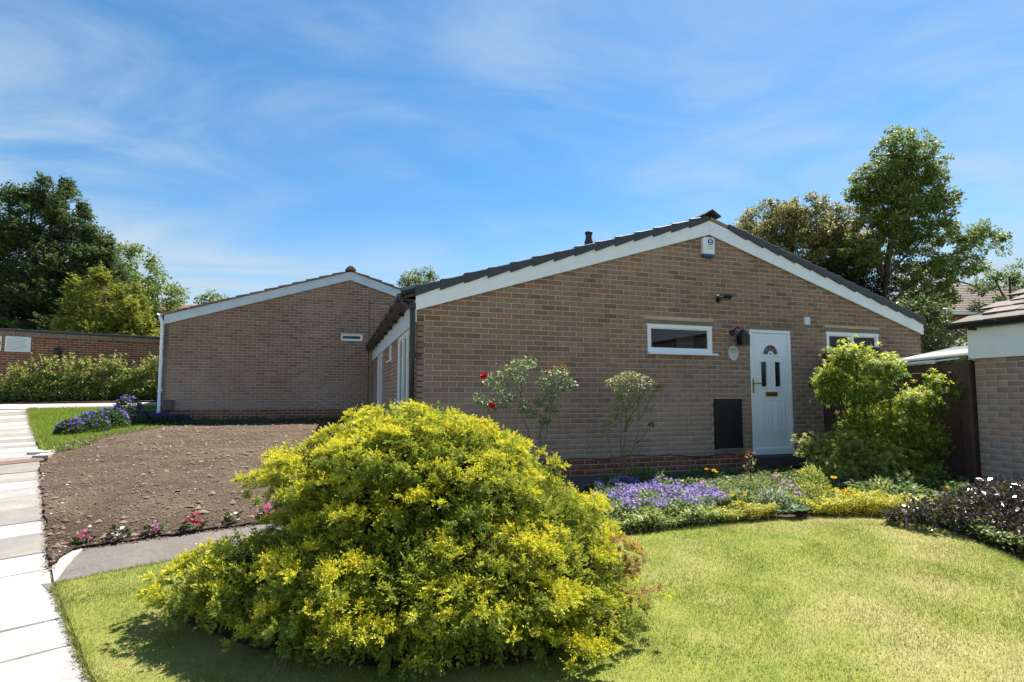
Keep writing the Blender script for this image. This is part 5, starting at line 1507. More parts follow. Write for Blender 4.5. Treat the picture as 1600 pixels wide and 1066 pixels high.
# dark conifer at the left: layered sprays on several leading shoots
def conifer(name, lab, lat, z, top, width, base_h, cols, tipc, n, size, leaders, seed, taper=.9):
    g = np.random.default_rng(seed)
    b = cam2(lat, z); gz_ = float(Gz(*b))
    t = empty(name, (b[0], b[1], gz_), lab, 'tree', 'trees beyond the garden wall')
    Ps, Ds = [], []
    mb = MB()
    for (dl, dz_, th, wd) in leaders:
        c = cam2(lat + dl, z + dz_); H_ = th + EYE
        mb.tube([(b[0] * .5 + c[0] * .5, b[1] * .5 + c[1] * .5, gz_), (c[0], c[1], H_ * .5), (c[0], c[1], H_ - .3)], [.25, .14, .03], 7)
        m = n // len(leaders)
        s = g.random(m) ** .8                          # 0 top .. 1 bottom
        rr = (wd * (s ** taper)) * g.uniform(.55, 1.08, m) + .08
        # boughs: quantise angle & height a little so that they bunch into tiers
        nb = 130; bi = g.integers(0, nb, m); ba = g.uniform(0, 2 * np.pi, nb); bs = g.random(nb) ** .75; bl = g.uniform(.75, 1.15, nb)
        u = g.random(m) ** .6
        ss = bs[bi] + g.normal(0, .012, m)
        ang = ba[bi] + g.normal(0, .20, m) * (1.1 - .5 * u)
        rad = wd * (np.clip(ss, .02, 1) ** taper) * bl[bi] * u + .05
        hh = th - ss * (th - base_h) - .12 * rad + .18 * u * u * rad + g.normal(0, .10, m)
        hh = hh + EYE
        P = np.column_stack([c[0] + np.cos(ang) * rad, c[1] + np.sin(ang) * rad, hh])
        D = nrm(np.column_stack([np.cos(ang), np.sin(ang), .35 + g.normal(0, .35, m)]) + g.normal(0, .25, (m, 3)))
        Ps.append(P); Ds.append(D)
    P = np.vstack(Ps); D = np.vstack(Ds); m = len(P)
    L = size * g.uniform(.6, 1.4, m)
    cb = np.array(cols)[g.choice(len(cols), m)]
    mixv = np.clip(g.normal(.35, .35, (m, 1)), 0, 1); ct = cb * (1 - mixv) + np.array(tipc) * mixv
    fb = FB().add(fronds(P, D, nrm(g.normal(0, .5, (m, 3)) + [0, 0, 1.]), L, L * .38, 3, cb, ct, lw=size * .10))
    fb.build('crown', M['needle'], t, 'stuff')
    mb.build('trunk', M['bark'], t, smooth=True)
    return t
conifer('conifer_tree', 'tall dark green conifer at the left edge behind the red wall', -22.6, 26, 10.7, 3.6, -.2, [(.060, .100, .038), (.085, .128, .048), (.048, .080, .035)], (.20, .26, .10), 52000, .38,
        [(.35, 0, 10.7, 3.2), (-1.0, .4, 10.5, 3.4), (1.2, .2, 9.4, 3.2), (2.3, .5, 7.8, 2.6), (-2.6, .0, 10.0, 3.2), (-4.6, .6, 9.2, 3.2)], 4, .58)
conifer('conifer_tree', 'golden green conifer in front of the tall dark conifer', -16.9, 22.5, 5.1, 1.9, .2, [(.17, .20, .04), (.22, .25, .045), (.10, .13, .03)], (.50, .48, .07), 14000, .29,
        [(0, 0, 5.2, 1.7), (-1.0, .1, 4.7, 1.5), (.8, .2, 4.6, 1.5), (1.35, -.1, 3.9, 1.3)], 9, .55)
GR = [(.15, .21, .05), (.20, .27, .058), (.12, .17, .048), (.25, .31, .07)]
shape = [(-21.4, 30, 6.6, 1.7, 1.7, 1.7), (-20.0, 30, 5.0, 1.9, 1.8, 1.6), (-18.9, 30, 3.4, 1.7, 1.6, 1.3), (-21.5, 30.5, 3.5, 2.5, 2, 2.0), (-18.3, 30.2, 2.2, 1.7, 1.4, 1.2)]
b = cam2(-20.8, 30)
tree('broadleaf_tree', 'mid green broadleaf tree sloping down to the far bungalow roof', 'tree', (b[0], b[1], float(Gz(*b))), crown_from(shape, 700, .18, .42, seed=3), .17, 50, GR, [.35, .3, .2, .15], topc=(.17, .23, .05), group='trees beyond the garden wall',
     trunk=([(b[0], b[1], 1.3), (b[0] + .2, b[1], 5), (b[0] - .1, b[1], 8)], [.28, .18, .06]), limbs=[(W3(-20.8, 30, 1.5), W3(-19.4, 30, 4.4), .12, .03), (W3(-20.8, 30, 3), W3(-21.5, 30, 7.4), .12, .03)])
for (lat, z, h, r, n, lab, sd, c) in [(-5.07, 30, 6.25, 1.0, 60, 'round leafy treetop showing in the dip between the two roofs', 5, [(.12, .17, .04), (.16, .20, .05), (.09, .13, .035)]),
                                 (-15.3, 28, 4.7, .8, 30, 'thin pale treetop just above the left roof slope', 6, [(.14, .19, .06), (.19, .22, .07)]),
                                 (28.9, 31.5, 7.0, 1.8, 80, 'bright green tree at the far right behind the tiled house', 7, [(.11, .17, .04), (.16, .22, .06)]) ]:
    b = cam2(lat, z)
    tree('broadleaf_tree', lab, 'tree', (b[0], b[1], float(Gz(*b))), crown_from([(lat, z, h, r, r, r * .85), (lat + .3, z, h - r * .9, r * 1.1, r, r)], n, .22, .42, seed=sd), .15, 90, c, topc=(.24, .28, .07), group='distant treetops',
         trunk=([(b[0], b[1], 1.3), (b[0], b[1], h * .5 + EYE), (b[0], b[1], h + EYE)], [.2, .12, .04]), limbs=[(W3(lat, z, h - 2.2), W3(lat + r * .6, z, h + .2), .08, .02), (W3(lat, z, h - 2), W3(lat - r * .6, z, h + .1), .08, .02)])
# tall tree on the right with an open, lopsided crown
shape = [(14.7, 20, 9.1, .95, .9, 1.0), (13.8, 20, 8.1, .95, .9, .85), (15.4, 20, 8.3, .75, .8, .85), (14.5, 20, 7.5, 1.5, 1.2, 1.0), (13.9, 20, 6.5, 1.1, 1.0, .85), (15.4, 20, 6.6, 1.0, .9, .85), (14.6, 20.3, 5.6, 1.0, .9, .8),
         (16.5, 20, 6.0, 1.1, .9, .55), (17.3, 20, 5.7, .85, .8, .42), (16.2, 20.2, 4.9, 1.15, 1.0, .55), (15.2, 20, 4.4, .95, 1.0, .7), (14.6, 20.4, 3.0, 1.3, 1.2, .9), (15.7, 20.4, 3.6, .7, .8, .6), (13.0, 20.2, 5.2, .8, .8, .7), (12.95, 20, 7.6, .5, .5, .4), (15.9, 20, 7.3, .7, .7, .4)]
b = cam2(13.6, 20)
GT = [(.18, .24, .06), (.135, .185, .05), (.24, .30, .07), (.28, .23, .10)]
TB = [W3(13.6, 20, -1.0), W3(13.65, 20, 2.5), W3(13.75, 20, 4.3), W3(14.1, 20, 6.0), W3(14.4, 20, 7.6), W3(14.7, 20, 9.4)]
tree('broadleaf_tree', 'tall open-crowned green tree leaning over the right end of the roof', 'tree', (b[0], b[1], float(Gz(*b))), crown_from(shape, 1000, .10, .27, surf=.6, seed=12), .115, 60, GT, [.4, .3, .24, .06], topc=(.28, .35, .08), group='trees behind the bungalow',
     trunk=(TB, [.20, .16, .12, .09, .06, .02]), flat=.6,
     limbs=[(TB[2], W3(13.2, 20, 7.2), .08, .02), (TB[2], W3(15.6, 20, 6.2), .06, .02), (W3(13.75, 20, 3.2), W3(15.4, 20, 4.9), .07, .03), (W3(15.2, 20, 4.8), W3(17.2, 20, 5.6), .06, .02), (W3(15.4, 20, 4.6), W3(17.2, 20, 4.0), .05, .02), (TB[3], W3(15.2, 20, 8.3), .07, .02), (TB[3], W3(13.4, 20, 8.3), .07, .02), (TB[2], W3(12.9, 20, 5.6), .07, .02)])
# round olive tree with coppery young leaves
shape = [(10.6, 22, 7.0, 1.2, 1.2, .85), (11.9, 22, 7.1, 1.3, 1.3, .95), (13.2, 22, 6.9, 1.2, 1.2, .9), (9.7, 22, 6.3, .9, 1.0, .7), (11.4, 21.6, 5.9, 1.9, 1.3, 1.1), (13.2, 21.8, 5.6, 1.3, 1.2, 1.1), (10.6, 22, 4.9, 1.7, 1.2, 1.0), (14.2, 22, 5.9, .9, 1, .9)]
b = cam2(11.6, 22.4)
tree('broadleaf_tree', 'rounded olive green tree with coppery shoots above the bungalow roof', 'tree', (b[0], b[1], float(Gz(*b))), crown_from(shape, 1000, .12, .28, surf=.85, seed=22), .12, 48, [(.20, .215, .075), (.25, .26, .095), (.15, .165, .065), (.30, .22, .09)], [.4, .3, .18, .12], topc=(.40, .33, .10), group='trees behind the bungalow',
     trunk=([W3(11.6, 22.4, -1), W3(11.7, 22.4, 3), W3(11.6, 22.4, 6.5)], [.25, .16, .05]), limbs=[(W3(11.6, 22.4, 2), W3(10.2, 22, 6.6), .10, .02), (W3(11.6, 22.4, 2.5), W3(13.4, 22, 6.6), .10, .02), (W3(9.3, 22, 4.0), W3(9.9, 22, 7.4), .05, .01)])
shape = [(13.0, 20.8, 4.4, 1.4, .9, 1.1), (14.2, 20.8, 3.4, 1.3, .9, 1.2), (12.2, 20.9, 3.4, 1.6, .9, 1.2)]  # dark leaf mass put in for the shade below the crowns
b = cam2(13.0, 21.0)
tree('shade_foliage', 'very dark leaf mass painted as the shade below the two crowns beside the roof', 'tree', (b[0], b[1], float(Gz(*b))), crown_from(shape, 170, .25, .45, surf=.8, seed=31), .11, 130, [(.028, .045, .018), (.040, .062, .022), (.020, .034, .015)], mleaf='leaf', topc=(.06, .09, .03), group='trees behind the bungalow',
     trunk=([W3(13.0, 21, -1), W3(13.0, 21, 4.0)], [.2, .07]))
# hedge and shrubs seen between house and garage
for (sh, lab, sd, c, tc_) in [([(11.3, 14.5, .9, .9, .8, 1.4), (11.9, 14.6, .4, 1.0, .8, 1.3), (11.0, 14.8, 1.9, .6, .6, .7)], 'dark green shrub beyond the right corner of the bungalow', 41, [(.055, .085, .028), (.075, .11, .035)], (.15, .20, .05)),
                         ([(13.7, 15.8, .6, 1.2, .8, 1.0), (15.0, 16.2, .8, 1.2, .8, .9)], 'pale green shrub beyond the plastic passage roof', 42, [(.12, .16, .06), (.16, .19, .08)], (.26, .28, .12)),
                         ([(15.2, 24, 1.6, 1.6, 1.2, 1.8), (17.6, 24.5, .6, 1.4, 1.2, 1.1)], 'leafy bush in front of the tiled house', 43, [(.07, .10, .03), (.10, .14, .04)], (.18, .22, .06))]:
    b = cam2(sh[0][0], sh[0][1])
    tree('garden_shrub', lab, 'shrub', (b[0], b[1], float(Gz(*b))), crown_from(sh, 80, .2, .4, surf=.85, seed=sd), .11, 100, c, topc=tc_, group='shrubs behind the bungalow',
         limbs=[(W3(s[0], s[1], -1.1), W3(s[0] + .2, s[1], s[2] + s[5] * .5), .05, .015) for s in sh])
# shrubs along the foot of the garden wall
g_ = np.random.default_rng(8)
HS = [(-9.15, 20.0, .40, .40), (-8.75, 20.05, .50, .95), (-8.1, 20.2, .62, 1.30), (-7.45, 20.38, .62, 1.15), (-6.8, 20.55, .58, 1.40), (-6.15, 20.78, .62, 1.12), (-5.45, 21.0, .62, 1.38), (-4.7, 21.3, .7, 1.1)]
HL = ['lowest trailing shrub at the left end of the wall bed', 'small bushy shrub just under the white notice board', 'full yellow green shrub below the wall lamp', 'leafy shrub right of the one below the wall lamp', 'shrub with an upright yellow shoot in the middle of the wall bed', 'rounded shrub second from the white downpipe', 'shrub nearest the white downpipe of the far bungalow', 'shrub hidden partly behind the far bungalow corner']
for k, ((x, y, r, h), lab) in enumerate(zip(HS, HL)):
    gz_ = float(Gz(x, y)) + .05
    t = empty('wall_shrub', (x, y, gz_), lab, 'shrub', 'shrubs along the garden wall')
    n = 46
    u = nrm(g_.normal(size=(n, 3))); u[:, 2] = np.abs(u[:, 2])
    C = np.column_stack([x + u[:, 0] * r * .8, y + u[:, 1] * r * .45, gz_ + .1 + u[:, 2] * h * g_.uniform(.25, 1.0, n)])
    fb = FB().add(clump_leaves(C, .13, 60, .085, [(.15, .22, .05), (.20, .28, .06), (.10, .15, .045)], flat=.8, topc=(.46, .48, .11)))
    # upright young shoots
    ns = 16; bs_ = np.column_stack([x + g_.uniform(-r, r, ns) * .8, y + g_.uniform(-.25, .25, ns), np.full(ns, gz_ + h * .7)])
    m = 22
    for q in range(ns):
        hh = g_.uniform(.25, .62) * (1.4 if (k == 4 and q == 0) else 1); tt = g_.random(m)
        P = bs_[q] + np.column_stack([g_.normal(0, .02, m), g_.normal(0, .02, m), tt * hh]) + np.outer(tt, [g_.normal(0, .08), 0, 0])
        a = g_.uniform(0, 6.28, m); D = np.column_stack([np.cos(a), np.sin(a), np.full(m, .9)])
        fb.add(diamonds(P, D, .085 * g_.uniform(.7, 1.2, m), .04, mixc([(.30, .34, .08), (.22, .27, .06), (.36, .33, .10)], m), None))
    fb.build('foliage', M['leaf'], t, 'stuff')
    mb = MB()
    for q in range(7): branch(mb, (x + random.uniform(-.1, .1), y, gz_ - .03), (x + random.uniform(-r, r) * .8, y + random.uniform(-.2, .2), gz_ + h * random.uniform(.5, .95)), .022, .006, .08, 5, 4)
    mb.build('branches', M['bark'], t)

# =================================================================== SHRUBS AND ROSES BY THE HOUSE
def whorl_shrub(name, lab, cat, pads, n, size, cols, topc, base, stems, w=None, mleaf='leaf_soft', aspect=.28, rosette=9, bend=.35):
    """shoot tips each ending in a star of narrow leaves; pads: ellipsoids in world axes"""
    t = empty(name, base, lab, cat)
    P, Nn = ellipsoid_union(pads, n, 1.0, lambda p: Gz(p[:, 0], p[:, 1]) + .03)
    depth = rng.random(n) ** 1.5
    P = P - Nn * (depth * .16)[:, None] + rng.normal(0, .03, (n, 3))
    sp = rng.random(n) < .28
    P[sp] += (nrm(Nn[sp] + [0, 0, .8]) * rng.uniform(.02, .13, (sp.sum(), 1)))
    ax = nrm(Nn * .7 + np.array([0, 0, .75]) + rng.normal(0, .28, (n, 3)))
    m = n * rosette; i = np.repeat(np.arange(n), rosette)
    a = np.tile(np.arange(rosette) * 2.399, n) + np.repeat(rng.uniform(0, 6.28, n), rosette)
    e1 = nrm(np.cross(ax, rng.normal(size=(n, 3)))); e2 = np.cross(ax, e1)
    lev = np.tile(np.linspace(0, 1, rosette), n)[:, None]
    side = e1[i] * np.cos(a)[:, None] + e2[i] * np.sin(a)[:, None]
    D = nrm(side + ax[i] * (.15 + bend * 2.2 * lev))
    PP = P[i] + ax[i] * lev * size * .55
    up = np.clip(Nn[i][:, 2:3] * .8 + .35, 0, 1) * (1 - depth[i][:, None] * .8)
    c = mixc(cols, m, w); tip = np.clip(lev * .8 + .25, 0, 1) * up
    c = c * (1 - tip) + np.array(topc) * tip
    fb = FB().add(diamonds(PP, D, size * rng.uniform(.6, 1.15, m) * (1 - .35 * lev[:, 0]), size * aspect, c, ax[i], fold=.15))
    fb.build('foliage', M[mleaf], t, 'stuff')
    mb = MB()
    for (a_, b_, r0, r1) in stems: branch(mb, a_, b_, r0, r1, .08, 6, 5)
    mb.build('stems', M['bark'], t, smooth=True)
    return t
gb = float(Gz(6.9, 5.6))
def wp(lat, z, h, rx, rz, rh): x, y = cam2(lat, z); return (x, y, h + EYE, rx, rz, rh)
SP = [(4.62, 7.45, .52, .26, .24, .20), (4.35, 7.45, .22, .27, .24, .20), (5.00, 7.35, .35, .34, .28, .24), (4.75, 7.35, .05, .34, .32, .26), (4.30, 7.5, .0, .17, .18, .14),
        (5.45, 7.2, -.10, .32, .28, .22), (5.60, 7.1, .16, .10, .10, .14), (5.85, 7.05, .06, .12, .10, .05), (4.9, 7.3, -.38, .52, .42, .32), (5.35, 7.2, -.55, .38, .36, .32), (5.1, 7.2, -.90, .55, .40, .32), (4.75, 7.35, -.75, .42, .38, .40), (5.15, 7.1, -1.05, .58, .36, .24), (4.7, 7.3, -1.05, .3, .3, .22)]
pads = [wp(4.30 + (a_ - 4.30) * .88, b_, c_, rx_ * .80, rz_ * .85, rh_ * .84) for (a_, b_, c_, rx_, rz_, rh_) in SP]
x_, y_ = cam2(4.9, 7.4)
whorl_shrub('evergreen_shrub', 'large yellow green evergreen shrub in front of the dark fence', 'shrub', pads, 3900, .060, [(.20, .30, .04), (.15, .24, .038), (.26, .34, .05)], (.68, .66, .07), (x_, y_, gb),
            [((x_, y_, gb - .05), W3(4.65, 7.4, .45), .045, .012), ((x_, y_, gb - .05), W3(4.4, 7.45, .15), .035, .01), ((x_ + .05, y_, gb - .05), W3(5.1, 7.35, .3), .045, .012), ((x_, y_ - .05, gb - .05), W3(5.5, 7.15, -.1), .04, .01), (W3(5.5, 7.15, -.15), W3(5.85, 7.05, .06), .012, .006), (W3(5.45, 7.15, -.15), W3(5.6, 7.1, .2), .012, .005)])
pads = [wp(4.02, 7.15, -.72, .20, .16, .17), wp(4.30, 7.05, -.66, .25, .2, .20), wp(4.15, 7.0, -.98, .38, .25, .24), wp(4.6, 6.95, -.86, .28, .24, .20), wp(3.84, 7.2, -.66, .12, .09, .08), wp(4.7, 6.85, -1.05, .30, .22, .18)]
x_, y_ = cam2(4.25, 7.05); gb2 = float(Gz(x_, y_))
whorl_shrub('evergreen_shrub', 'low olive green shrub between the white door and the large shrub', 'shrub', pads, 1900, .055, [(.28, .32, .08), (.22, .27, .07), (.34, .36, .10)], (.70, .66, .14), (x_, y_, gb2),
            [((x_, y_, gb2 - .05), W3(4.0, 7.1, -.7), .025, .008), ((x_, y_, gb2 - .05), W3(4.5, 6.95, -.85), .025, .008), ((x_, y_, gb2 - .05), W3(3.88, 7.2, -.55), .018, .006)])

# dark-leaved shrub with shining leaves at the right edge
def dark_shrub():
    x, y = 5.88, 3.45; gz_ = float(Gz(x, y))
    t = empty('purple_shrub', (x, y, gz_), 'dark purple leaved shrub with shining leaves at the right end of the flower bed', 'shrub')
    pads = [(5.30, 3.80, gz_ + .17, .20, .20, .16), (5.60, 3.68, gz_ + .22, .26, .26, .20), (5.95, 3.50, gz_ + .30, .32, .32, .23), (6.35, 3.45, gz_ + .28, .40, .40, .24), (5.72, 3.25, gz_ + .17, .28, .3, .19), (5.55, 2.95, gz_ + .14, .24, .3, .17), (6.1, 3.0, gz_ + .22, .4, .4, .22), (5.12, 3.93, gz_ + .14, .12, .1, .08)]
    n = 5200
    P, Nn = ellipsoid_union(pads, n, 1.0, lambda p: Gz(p[:, 0], p[:, 1]) + .03)
    P = P - Nn * (rng.random((n, 1)) ** 1.2 * .16)
    D = nrm(Nn * .6 + rng.normal(0, .7, (n, 3)) + np.array([0, 0, .15]))
    ax = nrm(np.array([0, 0, 1.]) + rng.normal(0, .5, (n, 3)))
    cols = mixc([(.085, .055, .045), (.055, .040, .036), (.13, .085, .05), (.16, .13, .085), (.12, .17, .07)], n, [.32, .22, .18, .12, .16])
    fb = FB().add(diamonds(P, D, rng.uniform(.040, .075, n), rng.uniform(.022, .034, n), cols, ax, fold=.1))
    fb.build('foliage', M['leaf_gloss'], t, 'stuff')
    mb = MB()
    for k in range(26):
        p = pads[k % len(pads)]
        branch(mb, (x + random.uniform(-.3, .3), y + random.uniform(-.3, .2), gz_ - .02), (p[0] + random.uniform(-.15, .15), p[1] + random.uniform(-.15, .15), p[2] + p[5] * .8), .010, .003, .1, 5, 4)
    mb.build('stems', M['bark'], t)
dark_shrub()

def flower_head(mb_list, P, r, npet, col, centre=None, cup=.4, ax=None, fb=None):
    """petals round a centre as broad diamonds"""
    ax = nrm(np.array(ax if ax is not None else (0, 0, 1.)) + rng.normal(0, .25, 3))
    e1 = nrm(np.cross(ax, rng.normal(size=3))); e2 = np.cross(ax, e1)
    a = np.arange(npet) / npet * 2 * np.pi + rng.uniform(0, 1)
    D = e1 * np.cos(a)[:, None] + e2 * np.sin(a)[:, None] + ax * cup
    fb.add(diamonds(np.tile(P, (npet, 1)), D, r * rng.uniform(.85, 1.1, npet), r * 1.05, np.tile(col, (npet, 1)), np.tile(ax, (npet, 1)), jit=.06))

def rose(name, lab, base, stems, heads, leafcols, blooms, pxs, nleaf=40, lsz=.045, young=()):
    t = empty(name, base, lab, 'rose bush')
    mb = MB(); fb = FB()
    for (a_, b_, r0) in stems: branch(mb, a_, b_, r0 * 1.3, .004, .09, 6, 6)
    mb.build('stems', M['stem'], t, smooth=True)
    H_ = np.array(heads, float)
    fb.add(clump_leaves(H_[:, :3], H_[:, 3], nleaf, lsz, leafcols, flat=.75, droop=.25, aspect=.62))
    if len(young):
        Y_ = np.array(young, float); fb.add(clump_leaves(Y_[:, :3], Y_[:, 3], 12, lsz * .9, [(.36, .12, .05), (.42, .20, .06), (.28, .08, .05)], aspect=.5))
    fb.build('foliage', M['leaf'], t, 'stuff')
    for (p, r, c) in blooms:
        f = FB()
        for k in range(4): flower_head(None, np.array(p) + rng.normal(0, r * .12, 3), r * (1 - .17 * k), 6, np.array(c) * (1 + .12 * k), cup=.2 + .45 * k, ax=(-.2, -.5, .6), fb=f)
        f.build('bloom', M['petal'], t)
    return t
yr = 6.50; g0 = float(Gz(2.4, yr))
def rp(x, h, y=yr): return (x, y + random.uniform(-.15, .15), h + EYE)
base = (2.42, yr, g0)
heads = [(1.86, yr, EYE + .20, .11), (2.02, yr - .05, EYE + .30, .11), (2.18, yr, EYE + .38, .09), (2.34, yr, EYE + .42, .11), (1.98, yr, EYE + .10, .12), (2.22, yr, EYE + .22, .10), (2.62, yr, EYE + .28, .11), (2.78, yr, EYE + .30, .10), (2.90, yr, EYE + .16, .10), (2.55, yr, EYE + .16, .09), (2.70, yr, EYE + .12, .11),
         (1.72, yr, EYE - .02, .09), (1.86, yr, EYE - .10, .11), (1.98, yr, EYE - .08, .09), (2.28, yr, EYE - .12, .09), (2.48, yr, EYE - .06, .07), (2.62, yr, EYE + .0, .08), (2.64, yr, EYE - .17, .08), (2.38, yr, EYE - .22, .08), (2.56, yr, EYE - .30, .07), (2.1, yr, EYE - .02, .07)]
stems = [(base, rp(2.1, -.2), .014), (rp(2.1, -.2, yr), rp(1.86, .15), .009), (base, rp(2.25, .0), .014), (rp(2.25, 0, yr), rp(2.33, .42), .008), (rp(2.25, 0, yr), rp(2.05, .3), .008), (base, rp(2.6, -.1), .012), (rp(2.6, -.1, yr), rp(2.85, .25), .008), (rp(2.6, -.1, yr), rp(2.63, .3), .007), (base, rp(1.8, -.12), .010), (base, rp(2.62, -.4), .008), (base, rp(2.5, -.2), .007)]
rose('rose_bush', 'taller rose bush with three red blooms rising behind the golden juniper', base, stems, heads, [(.17, .27, .08), (.24, .33, .11), (.12, .19, .06), (.42, .46, .26)],  # the palest tint puts the gloss of the leaves into their colour
     [((1.73, yr - .08, EYE + .25), .055, (.62, .012, .02)), ((1.83, yr - .12, EYE - .115), .055, (.62, .012, .02)), ((2.56, yr - .05, EYE + .30), .035, (.55, .05, .03))], None, 100, .036,
     [(2.34, yr, EYE + .50, .05), (2.20, yr, EYE + .43, .05), (1.98, yr, EYE + .37, .07), (1.90, yr, EYE + .28, .05), (2.70, yr, EYE + .38, .05), (2.82, yr, EYE + .38, .04), (2.93, yr, EYE + .14, .06), (2.06, yr, EYE + .36, .05)])
yr = 6.36; base = (3.56, yr, float(Gz(3.56, yr)))
def rr_(x, h): return (x, yr + random.uniform(-.12, .12), h + EYE)
heads = [(3.42, yr, EYE + .18, .07), (3.52, yr, EYE + .22, .08), (3.62, yr, EYE + .27, .08), (3.74, yr, EYE + .28, .08), (3.84, yr, EYE + .23, .09), (3.95, yr, EYE + .20, .09), (4.06, yr, EYE + .17, .08), (4.14, yr, EYE + .12, .06), (3.5, yr, EYE + .08, .07), (3.66, yr, EYE + .15, .08), (3.80, yr, EYE + .12, .08), (3.97, yr, EYE + .08, .08), (4.03, yr, EYE - .02, .06), (3.55, yr, EYE - .04, .06), (3.46, yr, EYE - .14, .05), (3.78, yr, EYE + .0, .05), (3.60, yr, EYE - .16, .05), (3.33, yr, EYE - .45, .05), (3.36, yr, EYE - .33, .05), (3.62, yr, EYE - .70, .04), (3.60, yr, EYE + .02, .07), (3.88, yr, EYE - .04, .07), (3.72, yr, EYE - .12, .06), (3.98, yr, EYE - .16, .05), (3.50, yr, EYE - .26, .05), (3.68, yr, EYE - .30, .05)]
k1 = rr_(3.66, -.45); k2 = rr_(3.62, -.2); k3 = rr_(3.76, -.30)
stems = [(base, k1, .018), (k1, rr_(3.95, .15), .010), (k1, k2, .014), (k2, rr_(3.52, .2), .008), (k2, rr_(3.70, .25), .008), ((base[0] + .03, yr, base[2]), k3, .015), (k3, rr_(3.84, .22), .009), (k3, rr_(4.08, .12), .008), ((base[0] + .06, yr, base[2]), rr_(3.85, -.62), .013), (rr_(3.85, -.62), rr_(4.04, -.38), .013), ((base[0] - .03, yr, base[2]), rr_(3.35, -.35), .007), (base, rr_(3.58, .05), .010)]
rose('rose_bush', 'leggy rose bush with pale leaves on tall bare stems against the bricks', base, stems, heads, [(.34, .37, .11), (.42, .43, .15), (.24, .29, .09), (.52, .50, .26)], [((4.10, yr - .05, EYE + .13), .020, (.30, .03, .03))], None, 75, .032)
m = MB(); q = rr_(4.04, -.38); m.tube([q, (q[0] + .05, q[1], q[2] + .02), (q[0] + .07, q[1], q[2] - .03)], [.02, .035, .015], 7); m.build('dead_knuckle', M['bark'], None); o_ = bpy.data.objects['dead_knuckle']; par = [o for o in bpy.data.objects if o.name.startswith('rose_bush')][-1]; o_.parent = par; o_.data.transform(Matrix.Translation(-par.location))
# small standard rose in the bed
base = (4.60, 5.25, float(Gz(4.6, 5.25)))
sx = [(4.60, 5.25, EYE - .78 + a, .05) for a in (0, .07, .13, -.07)] + [(4.56, 5.25, EYE - .80, .04), (4.65, 5.25, EYE - .74, .04)]
rose('rose_bush', 'small young rose with reddish tips in the flower bed in front of the door', base, [(base, (4.60, 5.25, EYE - .66), .006), ((4.60, 5.25, EYE - .95), (4.66, 5.24, EYE - .74), .004)], sx, [(.26, .28, .10), (.34, .16, .08), (.20, .24, .08)],
     [((4.59, 5.22, EYE - .645), .022, (.55, .05, .04)), ((4.55, 5.22, EYE - .80), .018, (.45, .03, .05))], None, 14, .032)

# =================================================================== THE FLOWER BED
def mound(name, lab, cat, poly, n, h, size, cols, off=.02, aspect=.5, mleaf='leaf', topc=None, upright=.6, w=None, group=None, kind='stuff', hvar=.5):
    bx = np.array([p[0] for p in poly]); by = np.array([p[1] for p in poly])
    x = rng.uniform(bx.min(), bx.max(), n * 4); y = rng.uniform(by.min(), by.max(), n * 4)
    ok = inside(x, y, bx, by); x, y = x[ok][:n], y[ok][:n]; n = len(x)
    hh = h * (1 - hvar + hvar * 2 * fbm(x, y, 5, 7)) * rng.random(n) ** .5
    P = np.column_stack([x, y, Gz(x, y) + off + hh])
    a = rng.uniform(0, 6.28, n); D = nrm(np.column_stack([np.cos(a), np.sin(a), rng.normal(upright, .35, n)]))
    c = mixc(cols, n, w)
    if topc is not None:
        t = np.clip((hh / h - .45) * 1.8, 0, 1)[:, None] * (rng.random((n, 1)) < .7); c = c * (1 - t) + np.array(topc) * t
    fb = FB().add(diamonds(P, D, size * rng.uniform(.6, 1.3, n), size * aspect, c, nrm(np.array([0, 0, 1.]) + rng.normal(0, .5, (n, 3))), fold=.1))
    o = fb.build(name, M[mleaf], None)
    return label(o, lab, cat, group, kind)
def blossoms(name, lab, cat, poly, n, h0, h1, r, cols, npet=5, cup=.3, w=None, parent=None, clus=None, hm=1.0):
    bx = np.array([p[0] for p in poly]); by = np.array([p[1] for p in poly])
    x = rng.uniform(bx.min(), bx.max(), n * 4); y = rng.uniform(by.min(), by.max(), n * 4)
    ok = inside(x, y, bx, by)
    if clus: ok &= fbm(x, y, clus, 13) > .47
    x, y = x[ok][:n], y[ok][:n]; n = len(x)
    z = Gz(x, y) + h0 + (h1 - h0) * (.3 * rng.random(n) + .7 * fbm(x, y, 5, 7)) * hm
    C = np.column_stack([x, y, z]); ax = nrm(rng.normal(0, .45, (n, 3)) + np.array([-.1, -.45, .8]))
    e1 = nrm(np.cross(ax, rng.normal(size=(n, 3)))); e2 = np.cross(ax, e1)
    i = np.repeat(np.arange(n), npet); a = np.tile(np.arange(npet) / npet * 6.283, n)
    D = e1[i] * np.cos(a)[:, None] + e2[i] * np.sin(a)[:, None] + ax[i] * cup
    c = mixc(cols, n, w)[i]
    fb = FB().add(diamonds(C[i], D, r * rng.uniform(.85, 1.15, n * npet), r * .9, c, ax[i], jit=.08))
    o = fb.build(name, M['petal'], parent)
    return label(o, lab, cat, None, 'stuff')
G1 = [(.09, .15, .035), (.13, .20, .05), (.07, .11, .03)]
LOB = [(2.6, 5.15), (2.7, 4.95), (2.9, 4.72), (3.15, 4.80), (3.42, 4.62), (3.6, 4.78), (3.95, 4.80), (4.12, 5.25), (4.02, 5.75), (3.72, 6.05), (3.4, 6.20), (3.05, 6.05), (2.8, 5.7), (2.6, 5.4)]
mound('lobelia_leaves', 'low green leafy cushion under the purple flowers beside the juniper', 'flower bed', LOB, 9000, .16, .045, [(.16, .24, .07), (.22, .30, .09), (.13, .19, .06)])
